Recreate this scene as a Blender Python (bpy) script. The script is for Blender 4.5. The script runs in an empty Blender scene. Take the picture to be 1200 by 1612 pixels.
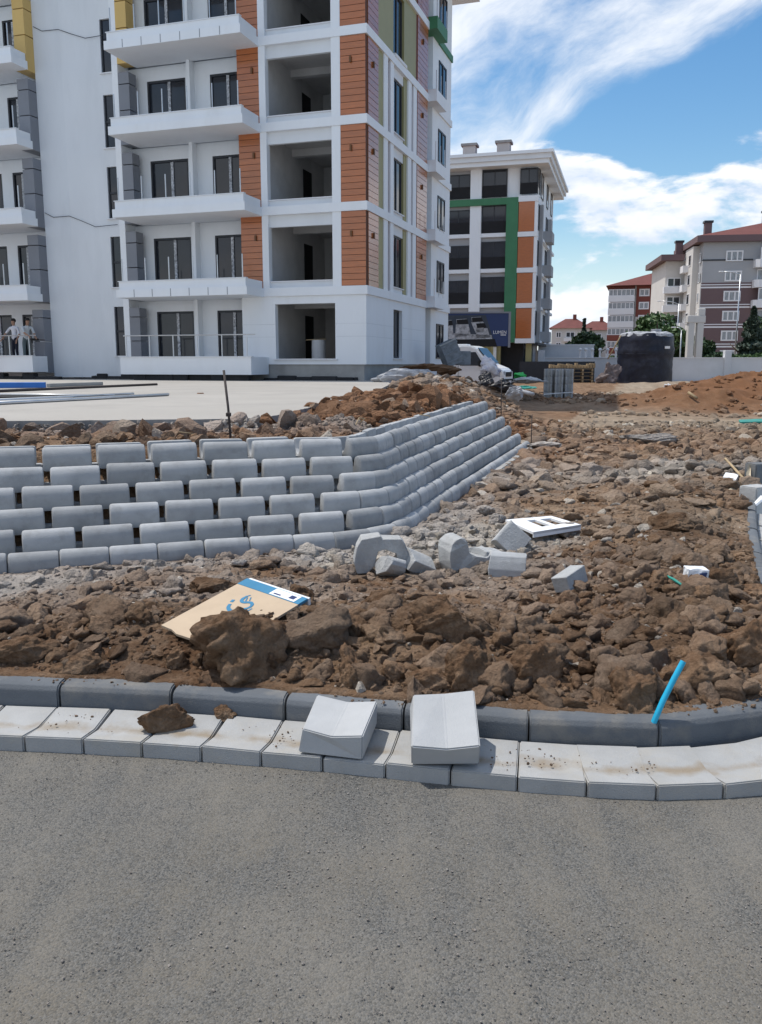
import bpy, bmesh, math, random
import numpy as np
from mathutils import Vector, Matrix, Euler

random.seed(7); np.random.seed(7)
SC = bpy.context.scene
COL = SC.collection
R = math.radians
PI = math.pi

# ------------------------------------------------------------------ camera
CAM_H, PITCH, FPX = 1.55, R(9.8), 1350.0
cam = bpy.data.cameras.new('camera')
cam.sensor_fit = 'VERTICAL'; cam.sensor_height = 36.0
cam.lens = FPX / 1612.0 * 36.0
cam.clip_start = 0.05; cam.clip_end = 3000
cam_o = bpy.data.objects.new('camera', cam); COL.objects.link(cam_o)
cam_o.location = (0, 0, CAM_H); cam_o.rotation_euler = (PI / 2 - PITCH, 0, 0)
SC.camera = cam_o

# ------------------------------------------------------------------ light
SUN_AZ, SUN_EL = R(-71), R(67)          # azimuth from +Y towards +X
sun = bpy.data.lights.new('sun', 'SUN'); sun.energy = 3.9; sun.angle = R(0.53); sun.color = (1, .955, .89)
sun_o = bpy.data.objects.new('sun', sun); COL.objects.link(sun_o)
sd = Vector((math.sin(SUN_AZ) * math.cos(SUN_EL), math.cos(SUN_AZ) * math.cos(SUN_EL), math.sin(SUN_EL)))
sun_o.rotation_euler = sd.to_track_quat('Z', 'Y').to_euler(); sun_o.location = sd * 60
SC.view_settings.view_transform = 'Standard'; SC.view_settings.look = 'None'
SC.view_settings.gamma = 1; SC.view_settings.use_curve_mapping = False
SC.view_settings.exposure = -.08

def world():
    w = bpy.data.worlds.new('World'); SC.world = w; w.use_nodes = True
    nt = w.node_tree; nt.nodes.clear(); N = nt.nodes.new; L = nt.links.new
    out = N('ShaderNodeOutputWorld'); bg = N('ShaderNodeBackground'); bg.inputs[1].default_value = .15
    sky = N('ShaderNodeTexSky'); sky.sky_type = 'NISHITA'; sky.sun_disc = False
    sky.sun_elevation = SUN_EL; sky.sun_rotation = SUN_AZ; sky.air_density = 1.15; sky.dust_density = .3; sky.ozone_density = 1.0
    tc = N('ShaderNodeTexCoord'); sep = N('ShaderNodeSeparateXYZ'); L(tc.outputs['Generated'], sep.inputs[0])
    def m(op, a, b=None, c=None, clamp=False):
        n = N('ShaderNodeMath'); n.operation = op; n.use_clamp = clamp
        for i, s in enumerate((a, b, c)):
            if s is None: continue
            if isinstance(s, (int, float)): n.inputs[i].default_value = s
            else: L(s, n.inputs[i])
        return n.outputs[0]
    def ss(x, lo, hi):
        n = N('ShaderNodeMapRange'); n.interpolation_type = 'SMOOTHSTEP'
        L(x, n.inputs[0]); n.inputs[1].default_value = lo; n.inputs[2].default_value = hi
        n.inputs[3].default_value = 0; n.inputs[4].default_value = 1
        return n.outputs[0]
    def noise(vec, scale, detail=5, rough=.55, dist=0.):
        n = N('ShaderNodeTexNoise'); n.inputs['Scale'].default_value = scale; n.inputs['Detail'].default_value = detail
        n.inputs['Roughness'].default_value = rough; n.inputs['Distortion'].default_value = dist
        L(vec, n.inputs['Vector']); return n.outputs['Fac']
    def comb(x, y, z=0.):
        n = N('ShaderNodeCombineXYZ')
        for i, s in enumerate((x, y, z)):
            if isinstance(s, (int, float)): n.inputs[i].default_value = s
            else: L(s, n.inputs[i])
        return n.outputs[0]
    az = m('ARCTAN2', sep.outputs[0], sep.outputs[1])
    el = m('ARCSINE', sep.outputs[2])
    # high thin cloud: long streaks, thick above a slanted line
    ca, sa = math.cos(R(24)), math.sin(R(24))
    along = m('ADD', m('MULTIPLY', az, ca), m('MULTIPLY', el, sa))
    acr = m('SUBTRACT', m('MULTIPLY', el, ca), m('MULTIPLY', az, sa))
    warp = noise(comb(along, acr, 3.3), 5.0, 3)
    acr2 = m('ADD', acr, m('MULTIPLY', m('SUBTRACT', warp, .5), .10))
    streak = noise(comb(m('MULTIPLY', along, 3.2), m('MULTIPLY', acr2, 9.0), 1.7), 1.7, 11, .64, .25)
    broad = noise(comb(m('MULTIPLY', along, 3.0), m('MULTIPLY', acr2, 5.0), 8.1), 1.6, 9, .58, .2)
    fld = ss(acr2, .112, .160)
    cir = m('ADD', m('MULTIPLY', streak, .85), m('MULTIPLY', broad, .75))
    cir = m('ADD', cir, m('MULTIPLY', fld, .42))
    cir = ss(cir, .92, 1.45)
    cir = m('MULTIPLY', cir, m('MULTIPLY', ss(acr2, .10, .15), .93))
    # low heaped cloud in a belt above the horizon
    cu_v = comb(m('MULTIPLY', az, 6.5), m('MULTIPLY', el, 15.0), 5.2)
    cu = noise(cu_v, 1.0, 9, .55, .15)
    belt = m('MULTIPLY', ss(el, -.02, .05), m('SUBTRACT', 1.0, ss(el, .19, .27)))
    cu = ss(m('ADD', cu, m('MULTIPLY', belt, .33)), .73, .83)
    cu_sh = noise(comb(m('MULTIPLY', az, 6.5), m('ADD', m('MULTIPLY', el, 15.0), .22), 5.2), 1.0, 9, .55, .15)
    cu_lit = ss(m('SUBTRACT', noise(cu_v, 1.0, 9, .55, .15), cu_sh), -.08, .10)
    mixc = N('ShaderNodeMix'); mixc.data_type = 'RGBA'
    mixc.inputs['A'].default_value = (5.6, 6.2, 7.2, 1); mixc.inputs['B'].default_value = (7.6, 7.7, 7.9, 1)
    L(cu_lit, mixc.inputs['Factor'])
    m1 = N('ShaderNodeMix'); m1.data_type = 'RGBA'; L(cir, m1.inputs['Factor']); hs = N('ShaderNodeHueSaturation'); hs.inputs['Saturation'].default_value = 1.34; L(sky.outputs[0], hs.inputs['Color']); L(hs.outputs[0], m1.inputs['A'])
    m1.inputs['B'].default_value = (7.4, 7.6, 7.9, 1)
    m2 = N('ShaderNodeMix'); m2.data_type = 'RGBA'; L(cu, m2.inputs['Factor']); L(m1.outputs['Result'], m2.inputs['A']); L(mixc.outputs['Result'], m2.inputs['B'])
    hz = N('ShaderNodeMix'); hz.data_type = 'RGBA'; L(m('MULTIPLY', m('SUBTRACT', 1.0, ss(el, .0, .16)), .75), hz.inputs['Factor'])
    L(m1.outputs['Result'], hz.inputs['A']); hz.inputs['B'].default_value = (5.4, 6.3, 7.3, 1); L(hz.outputs['Result'], m2.inputs['A'])
    L(m2.outputs['Result'], bg.inputs[0]); L(bg.outputs[0], out.inputs[0])
world()

# ------------------------------------------------------------------ helpers
_s, _c = math.sin(PITCH), math.cos(PITCH)
def ray(px, py):
    u = (px - 600) / FPX; v = (py - 806) / FPX
    return (u, _c - v * _s, -(_s + v * _c))
def at(px, py, Y):                       # a point at distance Y
    r = ray(px, py); k = Y / r[1]; return Vector((r[0] * k, Y, CAM_H + r[2] * k))
def gd(px, py, z=0.):                    # a point on level z
    r = ray(px, py); k = (z - CAM_H) / r[2]; return Vector((r[0] * k, r[1] * k, z))

class MB:
    def __init__(s): s.v = []; s.f = []
    def add(s, vs, fs):
        o = len(s.v); s.v += [tuple(p) for p in vs]; s.f += [tuple(i + o for i in f) for f in fs]; return s
    def hexa(s, p): return s.add(p, [(0, 3, 2, 1), (4, 5, 6, 7), (0, 1, 5, 4), (1, 2, 6, 5), (2, 3, 7, 6), (3, 0, 4, 7)])
    def box(s, x0, x1, y0, y1, z0, z1):
        if x0 > x1: x0, x1 = x1, x0
        if y0 > y1: y0, y1 = y1, y0
        return s.hexa([(x0, y0, z0), (x1, y0, z0), (x1, y1, z0), (x0, y1, z0), (x0, y0, z1), (x1, y0, z1), (x1, y1, z1), (x0, y1, z1)])
    def prism(s, pts, axis, a, b):
        n = len(pts); def_ = {'x': lambda p, t: (t, p[0], p[1]), 'y': lambda p, t: (p[0], t, p[1]), 'z': lambda p, t: (p[0], p[1], t)}[axis]
        vs = [def_(p, a) for p in pts] + [def_(p, b) for p in pts]
        fs = [tuple(range(n - 1, -1, -1)), tuple(range(n, 2 * n))] + [(i, (i + 1) % n, n + (i + 1) % n, n + i) for i in range(n)]
        return s.add(vs, fs)
    def tube(s, pts, r, n=8):
        pts = [Vector(p) for p in pts]; rs = r if isinstance(r, (list, tuple)) else [r] * len(pts)
        vs = []; fs = []
        for i, p in enumerate(pts):
            t = (pts[min(i + 1, len(pts) - 1)] - pts[max(i - 1, 0)]).normalized()
            a = t.orthogonal().normalized() if i == 0 else (pa - t * pa.dot(t)).normalized()
            pa = a; b = t.cross(a)
            vs += [p + (a * math.cos(2 * PI * j / n) + b * math.sin(2 * PI * j / n)) * rs[i] for j in range(n)]
        for i in range(len(pts) - 1):
            fs += [(i * n + j, i * n + (j + 1) % n, (i + 1) * n + (j + 1) % n, (i + 1) * n + j) for j in range(n)]
        fs += [tuple(range(n - 1, -1, -1)), tuple((len(pts) - 1) * n + j for j in range(n))]
        return s.add(vs, fs)
    def cyl(s, x, y, z0, z1, r, n=16, r2=None):
        return s.tube([(x, y, z0), (x, y, z1)], [r, r if r2 is None else r2], n)
    def mesh(s, name, bevel=0., seg=1, smooth=False, jitter=0.):
        me = bpy.data.meshes.new(name); me.from_pydata(s.v, [], s.f)
        bm = bmesh.new(); bm.from_mesh(me)
        bmesh.ops.recalc_face_normals(bm, faces=bm.faces)
        if bevel: bmesh.ops.bevel(bm, geom=list(bm.edges), offset=bevel, segments=seg, affect='EDGES', clamp_overlap=True)
        if jitter:
            for v in bm.verts: v.co += Vector((random.uniform(-1, 1), random.uniform(-1, 1), random.uniform(-1, 1))) * jitter
        bm.to_mesh(me); bm.free()
        if smooth: me.polygons.foreach_set('use_smooth', [True] * len(me.polygons))
        return me

def obj(name, me, mat=None, parent=None, loc=None, rot=None, scale=None):
    if isinstance(me, MB): me = me.mesh(name)
    o = bpy.data.objects.new(name, me); COL.objects.link(o)
    if mat is not None and len(me.materials) == 0: me.materials.append(mat)
    if parent is not None: o.parent = parent
    if loc is not None: o.location = loc
    if rot is not None: o.rotation_euler = rot
    if scale is not None: o.scale = scale
    return o
def tag(o, label, cat, group=None, kind=None):
    o['label'] = label
    if cat: o['category'] = cat
    if group: o['group'] = group
    if kind: o['kind'] = kind
    return o
def empty(name, loc, rz, label, cat, group=None):
    o = bpy.data.objects.new(name, None); COL.objects.link(o); o.location = loc; o.rotation_euler = (0, 0, rz)
    o.empty_display_size = .2
    return tag(o, label, cat, group)
def struct(o, label=None):
    o['kind'] = 'structure'
    if label: o['label'] = label
    return o

# ------------------------------------------------------------------ materials
def mat(name, col, rough=.8, var=.12, scale=3., bump=0., bscale=30., spec=.3, metal=0., col2=None, patch=0., pcol=(.3, .25, .2), pscale=1.5, rnd=.0, stretch=None):
    m = bpy.data.materials.new(name); m.use_nodes = True; nt = m.node_tree; N = nt.nodes.new; L = nt.links.new
    b = nt.nodes['Principled BSDF']; b.inputs['Roughness'].default_value = rough
    b.inputs['Specular IOR Level'].default_value = spec; b.inputs['Metallic'].default_value = metal
    tc = N('ShaderNodeTexCoord'); oi = N('ShaderNodeObjectInfo')
    add = N('ShaderNodeVectorMath'); add.operation = 'ADD'
    sc = N('ShaderNodeVectorMath'); sc.operation = 'SCALE'; L(oi.outputs['Random'], sc.inputs['Scale']); sc.inputs[0].default_value = (37, 53, 71)
    L(tc.outputs['Object'], add.inputs[0]); L(sc.outputs[0], add.inputs[1]); vec = add.outputs[0]
    if stretch:
        mp = N('ShaderNodeMapping'); mp.inputs['Scale'].default_value = stretch; L(vec, mp.inputs[0]); vec = mp.outputs[0]
    def noise(s, d=6, r=.6):
        n = N('ShaderNodeTexNoise'); n.inputs['Scale'].default_value = s; n.inputs['Detail'].default_value = d; n.inputs['Roughness'].default_value = r
        L(vec, n.inputs['Vector']); return n.outputs['Fac']
    def ramp(f, lo, hi):
        r = N('ShaderNodeMapRange'); L(f, r.inputs[0]); r.inputs[1].default_value = lo; r.inputs[2].default_value = hi
        return r.outputs[0]
    c2 = col2 or col
    mx = N('ShaderNodeMix'); mx.data_type = 'RGBA'
    mx.inputs['A'].default_value = (*[x * (1 - var) for x in col], 1); mx.inputs['B'].default_value = (*[min(1, x * (1 + var)) for x in c2], 1)
    L(ramp(noise(scale), .3, .7), mx.inputs['Factor']); c = mx.outputs['Result']
    if patch:
        p = N('ShaderNodeMix'); p.data_type = 'RGBA'; L(c, p.inputs['A']); p.inputs['B'].default_value = (*pcol, 1)
        r = N('ShaderNodeMapRange'); L(noise(pscale, 8, .65), r.inputs[0]); r.inputs[1].default_value = .5; r.inputs[2].default_value = .72; r.inputs[4].default_value = patch
        L(r.outputs[0], p.inputs['Factor']); c = p.outputs['Result']
    if rnd:
        h = N('ShaderNodeHueSaturation'); r = N('ShaderNodeMapRange'); L(oi.outputs['Random'], r.inputs[0])
        r.inputs[3].default_value = 1 - rnd; r.inputs[4].default_value = 1 + rnd; L(r.outputs[0], h.inputs['Value']); L(c, h.inputs['Color']); c = h.outputs[0]
    L(c, b.inputs['Base Color'])
    if bump:
        bp = N('ShaderNodeBump'); bp.inputs['Strength'].default_value = bump; bp.inputs['Distance'].default_value = .01
        L(noise(bscale, 8, .65), bp.inputs['Height']); L(bp.outputs[0], b.inputs['Normal'])
    return m

M = {}
M['white'] = mat('white_plaster', (.78, .80, .82), .8, .05, .8, .25, 25, patch=.5, pcol=(.64, .645, .64), pscale=.8, stretch=(1, 1, .3))
M['whiteB'] = mat('grey_white_plaster', (.70, .72, .74), .85, .05, .5, .3, 18, patch=.45, pcol=(.56, .58, .60), pscale=.7, stretch=(1, 1, .25))
M['plank'] = mat('orange_cladding', (.39, .108, .020), .38, .16, 2.0, .15, 60, spec=.5, rnd=.07, stretch=(1, 1, 9))
_b = M['plank'].node_tree.nodes['Principled BSDF']; _b.inputs['Coat Weight'].default_value = .8; _b.inputs['Coat Roughness'].default_value = .12; _b.inputs['Coat IOR'].default_value = 1.5
M['plankb'] = mat('cladding_backing', (.10, .035, .015), .7)
M['olive'] = mat('olive_panel', (.30, .27, .125), .5, .06, 1.5, spec=.4)
M['maroon'] = mat('maroon_panel', (.16, .06, .055), .5, .06, 1.5)
M['greyclad'] = mat('grey_cladding', (.20, .21, .235), .5, .06, 1.2, spec=.4, rnd=.06)
M['yellow'] = mat('yellow_cladding', (.62, .42, .15), .55, .05, 1.2, rnd=.05)
M['green'] = mat('green_trim', (.055, .19, .095), .55, .08, 1.2)
M['room'] = mat('raw_interior_plaster', (.58, .57, .56), .9, .1, .8, patch=.4, pcol=(.3, .29, .28), pscale=.6)
M['dark'] = mat('dark_opening', (.02, .02, .022), .9)
M['glass'] = mat('dark_window_glass', (.018, .022, .030), .06, .3, .6, spec=.55)
M['glassl'] = mat('curtained_window_glass', (.26, .28, .30), .12, .5, 3.0, spec=.5, stretch=(6, 1, .4))
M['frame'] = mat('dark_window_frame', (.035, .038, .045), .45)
M['tape'] = mat('taped_window_frame', (.42, .43, .45), .5, .75, 14)
M['steel'] = mat('steel_post', (.55, .56, .57), .35, .1, 4, metal=.6)
M['rust'] = mat('rusty_steel', (.055, .045, .042), .75, .3, 20)
M['conc'] = mat('raw_concrete', (.33, .325, .31), .9, .14, 1.5, .5, 20, patch=.5, pcol=(.20, .195, .185), pscale=.9)
M['bitumen'] = mat('black_bitumen', (.03, .031, .034), .8, .3, 2, .4, 10)
M['slab'] = mat('terrace_concrete', (.37, .348, .315), .95, .10, .9, .5, 30, patch=.75, pcol=(.31, .288, .255), pscale=.45)
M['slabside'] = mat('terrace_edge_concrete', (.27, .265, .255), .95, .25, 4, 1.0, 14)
M['block'] = mat('grey_block_concrete', (.345, .352, .355), .9, .12, 6, .35, 120, patch=.75, pcol=(.25, .25, .243), pscale=9, rnd=.19)
M['blockl'] = mat('pale_block_concrete', (.40, .405, .40), .92, .14, 9, 1.0, 55, patch=.4, pcol=(.33, .33, .32), pscale=6, rnd=.05)
M['break'] = mat('broken_concrete', (.36, .365, .36), .95, .3, 30, 1.0, 60)
M['kerb'] = mat('dark_kerb_concrete', (.125, .136, .148), .85, .10, 5, .45, 140, patch=.85, pcol=(.235, .22, .195), pscale=4.5, rnd=.12)
M['wood'] = mat('raw_timber', (.36, .27, .16), .8, .25, 4, .4, 30, rnd=.2, stretch=(1, 1, 8))
M['ply'] = mat('pale_plywood', (.55, .46, .33), .8, .1, 6)
M['card'] = mat('brown_cardboard', (.50, .39, .275), .9, .05, 8, .15, 120)
M['blueprint'] = mat('blue_carton_print', (.045, .20, .34), .7, .08, 8)
M['paper'] = mat('white_paper', (.75, .76, .77), .8, .08, 10)
M['bluepipe'] = mat('bright_blue_pipe', (.01, .37, .58), .35, .08, 8, spec=.5)
M['bluebeam'] = mat('blue_painted_beam', (.03, .14, .45), .5, .1, 3)
M['whiteplastic'] = mat('white_plastic', (.78, .79, .80), .5, .05, 5)
M['vanpaint'] = mat('white_van_paint', (.78, .79, .80), .25, .03, 1, spec=.5)
M['rubber'] = mat('black_rubber', (.02, .02, .02), .8)
M['greybin'] = mat('weathered_grey_plastic', (.22, .24, .26), .6, .25, 5, .3, 20)
M['tank'] = mat('black_plastic_wrap', (.008, .010, .022), .48, .4, 3, .8, 5, spec=.35, patch=.22, pcol=(.12, .13, .17), pscale=1.1)
M['tankcap'] = mat('dusty_plastic_wrap', (.30, .31, .33), .6, .5, 2.5, .8, 8)
M['sack'] = mat('dusty_brown_tarp', (.16, .13, .125), .8, .35, 3, 1., 5)
M['plwhite'] = mat('printed_white_sheeting', (.62, .60, .63), .5, .15, 4, .6, 6, patch=.8, pcol=(.14, .15, .28), pscale=4)
M['plblack'] = mat('black_sheeting', (.018, .018, .022), .4, .3, 4, .8, 6)
M['plgreen'] = mat('green_netting', (.03, .42, .09), .6, .25, 6, .6, 15)
M['plclear'] = mat('crumpled_pale_film', (.36, .37, .39), .45, .35, 5, 1., 10)
M['plteal'] = mat('teal_sheeting', (.03, .25, .2), .5, .2, 5, .6, 10)
M['roof'] = mat('red_roof_tiles', (.15, .052, .045), .8, .12, .6, .4, 6)
M['mauve'] = mat('mauve_render', (.155, .105, .108), .85, .05, .3)
M['greyrender'] = mat('light_grey_render', (.36, .365, .375), .85, .05, .3)
M['cream'] = mat('cream_render', (.58, .56, .53), .85, .06, .3)
M['brick'] = mat('red_brown_render', (.20, .065, .05), .85, .06, .3)
M['trim'] = mat('white_trim', (.72, .72, .73), .7, .03, .5)
M['bwall'] = mat('boundary_wall_render', (.60, .61, .63), .85, .06, .5, patch=.4, pcol=(.48, .48, .48), pscale=.4)
M['navy'] = mat('navy_billboard_print', (.014, .033, .115), .4, .05, .6, spec=.4)
M['bbsky'] = mat('billboard_dark_print', (.035, .045, .065), .4, .3, 1.0)
M['bbpic'] = mat('billboard_grey_print', (.33, .34, .36), .4, .6, 3.5)
M['bronze'] = mat('bronze_lamp', (.14, .07, .035), .4, metal=.6)
M['skin'] = mat('skin', (.33, .19, .13), .6)
M['shirt'] = mat('white_shirt', (.62, .62, .66), .9, .1, 9)
M['shirtb'] = mat('pale_grey_shirt', (.50, .52, .53), .9, .1, 9)
M['navycloth'] = mat('dark_navy_trousers', (.02, .022, .035), .9)
M['greycloth'] = mat('grey_green_trousers', (.10, .13, .135), .9)
M['hair'] = mat('black_hair', (.012, .01, .01), .6)
M['headlamp'] = mat('headlamp_glass', (.45, .47, .5), .1, .2, 8)
M['trunk'] = mat('tree_bark', (.09, .07, .055), .9, .2, 6)

def gutter_mat(name, col):
    m = mat(name, col, .9, .09, 7, .4, 200, patch=.5, pcol=(.40, .36, .29), pscale=5, rnd=.05)
    nt = m.node_tree; N = nt.nodes.new; L = nt.links.new; b = nt.nodes['Principled BSDF']
    src = b.inputs['Base Color'].links[0].from_socket
    tc = N('ShaderNodeTexCoord'); sep = N('ShaderNodeSeparateXYZ'); L(tc.outputs['Object'], sep.inputs[0])
    # dried mud left along the channel of the gutter
    a = N('ShaderNodeMath'); a.operation = 'SUBTRACT'; L(sep.outputs[1], a.inputs[0]); a.inputs[1].default_value = .135
    a2 = N('ShaderNodeMath'); a2.operation = 'ABSOLUTE'; L(a.outputs[0], a2.inputs[0])
    r = N('ShaderNodeMapRange'); L(a2.outputs[0], r.inputs[0]); r.inputs[1].default_value = .075; r.inputs[2].default_value = 0
    oi = N('ShaderNodeObjectInfo'); add = N('ShaderNodeVectorMath'); sc = N('ShaderNodeVectorMath'); sc.operation = 'SCALE'
    sc.inputs[0].default_value = (37, 53, 71); L(oi.outputs['Random'], sc.inputs['Scale']); L(tc.outputs['Object'], add.inputs[0]); L(sc.outputs[0], add.inputs[1])
    n = N('ShaderNodeTexNoise'); n.inputs['Scale'].default_value = 9; n.inputs['Detail'].default_value = 8; L(add.outputs[0], n.inputs['Vector'])
    s = N('ShaderNodeMath'); s.operation = 'MULTIPLY_ADD'; L(r.outputs[0], s.inputs[0]); s.inputs[1].default_value = .30; L(n.outputs['Fac'], s.inputs[2])
    r2 = N('ShaderNodeMapRange'); L(s.outputs[0], r2.inputs[0]); r2.inputs[1].default_value = .62; r2.inputs[2].default_value = .92; r2.inputs[4].default_value = .8
    mx = N('ShaderNodeMix'); mx.data_type = 'RGBA'; L(r2.outputs[0], mx.inputs['Factor']); L(src, mx.inputs['A']); mx.inputs['B'].default_value = (.26, .20, .13, 1)
    L(mx.outputs['Result'], b.inputs['Base Color']); return m
M['gutter'] = gutter_mat('pale_gutter_concrete', (.365, .365, .357))
M['gutclean'] = mat('clean_gutter_concrete', (.43, .435, .435), .9, .06, 8, .35, 220, patch=.35, pcol=(.45, .45, .44), pscale=6)

def soil_mat():
    m = bpy.data.materials.new('loose_soil'); m.use_nodes = True; nt = m.node_tree; N = nt.nodes.new; L = nt.links.new
    b = nt.nodes['Principled BSDF']; b.inputs['Roughness'].default_value = .95; b.inputs['Specular IOR Level'].default_value = .12
    tc = N('ShaderNodeTexCoord'); at_ = N('ShaderNodeAttribute'); at_.attribute_name = 'soil'
    sep = N('ShaderNodeSeparateColor'); L(at_.outputs['Color'], sep.inputs[0])
    def noise(s, d=6, r=.62, dist=0):
        n = N('ShaderNodeTexNoise'); n.inputs['Scale'].default_value = s; n.inputs['Detail'].default_value = d; n.inputs['Roughness'].default_value = r
        n.inputs['Distortion'].default_value = dist; L(tc.outputs['Object'], n.inputs['Vector']); return n.outputs['Fac']
    def mr(f, a, c, d=0., e=1.):
        r = N('ShaderNodeMapRange'); L(f, r.inputs[0]); r.inputs[1].default_value = a; r.inputs[2].default_value = c; r.inputs[3].default_value = d; r.inputs[4].default_value = e
        return r.outputs[0]
    def mix(f, a, c):
        x = N('ShaderNodeMix'); x.data_type = 'RGBA'; L(f, x.inputs['Factor'])
        for k, s in (('A', a), ('B', c)):
            if isinstance(s, tuple): x.inputs[k].default_value = (*s, 1)
            else: L(s, x.inputs[k])
        return x.outputs['Result']
    c = mix(mr(noise(1.3), .35, .68), (.138, .076, .042), (.262, .170, .105))
    c = mix(mr(noise(9, 8), .45, .75, 0, .65), c, (.32, .235, .165))
    c = mix(sep.outputs[0], c, (.36, .33, .30))
    c = mix(sep.outputs[1], c, (.19, .092, .046))
    c = mix(sep.outputs[2], c, (.42, .37, .29))
    h = N('ShaderNodeHueSaturation'); L(c, h.inputs['Color'])
    mul = N('ShaderNodeMath'); mul.operation = 'MULTIPLY'; L(mr(at_.outputs['Alpha'], 0, 1, .62, 1.38), mul.inputs[0]); L(mr(noise(55, 6, .7), .25, .75, .72, 1.28), mul.inputs[1])
    L(mul.outputs[0], h.inputs['Value']); L(h.outputs[0], b.inputs['Base Color'])
    b1 = N('ShaderNodeBump'); b1.inputs['Strength'].default_value = 1.0; b1.inputs['Distance'].default_value = .028; vo = N('ShaderNodeTexVoronoi'); vo.inputs['Scale'].default_value = 34; wv = N('ShaderNodeVectorMath'); nz = N('ShaderNodeTexNoise'); nz.inputs['Scale'].default_value = 20; nz.inputs['Detail'].default_value = 4
    sc_ = N('ShaderNodeVectorMath'); sc_.operation = 'SCALE'; sc_.inputs['Scale'].default_value = .05; L(tc.outputs['Object'], nz.inputs['Vector']); L(nz.outputs['Color'], sc_.inputs[0]); L(tc.outputs['Object'], wv.inputs[0]); L(sc_.outputs[0], wv.inputs[1]); L(wv.outputs[0], vo.inputs['Vector'])
    hm = N('ShaderNodeMath'); hm.operation = 'MULTIPLY_ADD'; L(vo.outputs['Distance'], hm.inputs[0]); hm.inputs[1].default_value = -.55; L(noise(28, 10, .72), hm.inputs[2]); L(hm.outputs[0], b1.inputs['Height'])
    b2 = N('ShaderNodeBump'); b2.inputs['Strength'].default_value = .7; b2.inputs['Distance'].default_value = .006; L(noise(130, 6, .7), b2.inputs['Height']); L(b1.outputs[0], b2.inputs['Normal'])
    L(b2.outputs[0], b.inputs['Normal']); return m
M['soil'] = soil_mat()

def road_mat():
    m = bpy.data.materials.new('dusty_asphalt'); m.use_nodes = True; nt = m.node_tree; N = nt.nodes.new; L = nt.links.new
    b = nt.nodes['Principled BSDF']; b.inputs['Roughness'].default_value = .93; b.inputs['Specular IOR Level'].default_value = .2
    tc = N('ShaderNodeTexCoord'); V = tc.outputs['Object']
    def noise(s, d=6, r=.6, vec=None, dist=0):
        n = N('ShaderNodeTexNoise'); n.inputs['Scale'].default_value = s; n.inputs['Detail'].default_value = d; n.inputs['Roughness'].default_value = r; n.inputs['Distortion'].default_value = dist
        L(vec or V, n.inputs['Vector']); return n.outputs['Fac']
    def mr(f, a, c, d=0., e=1.):
        r = N('ShaderNodeMapRange'); L(f, r.inputs[0]); r.inputs[1].default_value = a; r.inputs[2].default_value = c; r.inputs[3].default_value = d; r.inputs[4].default_value = e
        return r.outputs[0]
    def mix(f, a, c):
        x = N('ShaderNodeMix'); x.data_type = 'RGBA'; L(f, x.inputs['Factor'])
        for k, s in (('A', a), ('B', c)):
            if isinstance(s, tuple): x.inputs[k].default_value = (*s, 1)
            else: L(s, x.inputs[k])
        return x.outputs['Result']
    vo = N('ShaderNodeTexVoronoi'); vo.inputs['Scale'].default_value = 185; L(V, vo.inputs['Vector'])
    sp = N('ShaderNodeSeparateColor'); L(vo.outputs['Color'], sp.inputs[0])
    stone = mix(sp.outputs[0], (.06, .062, .062), (.17, .166, .156))
    dustn = noise(1.9, 9, .66, dist=.4)
    mp = N('ShaderNodeMapping'); mp.inputs['Rotation'].default_value = (0, 0, R(14)); mp.inputs['Scale'].default_value = (4.5, .30, 1); L(V, mp.inputs[0])
    track = noise(1.7, 5, .55, mp.outputs[0])
    ad = N('ShaderNodeMath'); ad.operation = 'MULTIPLY_ADD'; L(track, ad.inputs[0]); ad.inputs[1].default_value = .62; L(dustn, ad.inputs[2])
    f1 = mr(ad.outputs[0], .54, .98, .24, .84)
    ad2 = N('ShaderNodeMath'); ad2.operation = 'MULTIPLY_ADD'; L(sp.outputs[1], ad2.inputs[0]); ad2.inputs[1].default_value = -.45; L(f1, ad2.inputs[2]); ad2.use_clamp = True
    dust = mix(mr(noise(.9, 5), .4, .65), (.172, .150, .117), (.205, .188, .160))
    c = mix(ad2.outputs[0], stone, dust)
    c = mix(mr(noise(60, 4, .7), .60, .80, 0, .15), c, (.06, .06, .06))
    L(c, b.inputs['Base Color'])
    h = N('ShaderNodeMath'); h.operation = 'MULTIPLY_ADD'; L(vo.outputs['Distance'], h.inputs[0]); h.inputs[1].default_value = -.8; L(noise(40, 8, .7), h.inputs[2])
    b1 = N('ShaderNodeBump'); b1.inputs['Distance'].default_value = .006; L(h.outputs[0], b1.inputs['Height'])
    L(mr(f1, 0, 1, .95, .35), b1.inputs['Strength'])
    L(b1.outputs[0], b.inputs['Normal']); return m
M['road'] = road_mat()

def leaf_mat(name, c1, c2):
    m = bpy.data.materials.new(name); m.use_nodes = True; nt = m.node_tree; N = nt.nodes.new; L = nt.links.new
    b = nt.nodes['Principled BSDF']; b.inputs['Roughness'].default_value = .6
    at_ = N('ShaderNodeAttribute'); at_.attribute_name = 'soil'
    x = N('ShaderNodeMix'); x.data_type = 'RGBA'; L(at_.outputs['Alpha'], x.inputs['Factor']); x.inputs['A'].default_value = (*c1, 1); x.inputs['B'].default_value = (*c2, 1)
    L(x.outputs['Result'], b.inputs['Base Color']); return m
M['leaf'] = leaf_mat('dark_leaves', (.018, .040, .016), (.055, .10, .035))
M['leaf2'] = leaf_mat('mid_green_leaves', (.035, .075, .022), (.10, .17, .055))
M['leaf3'] = leaf_mat('blue_green_needles', (.020, .036, .025), (.055, .085, .055))

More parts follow.
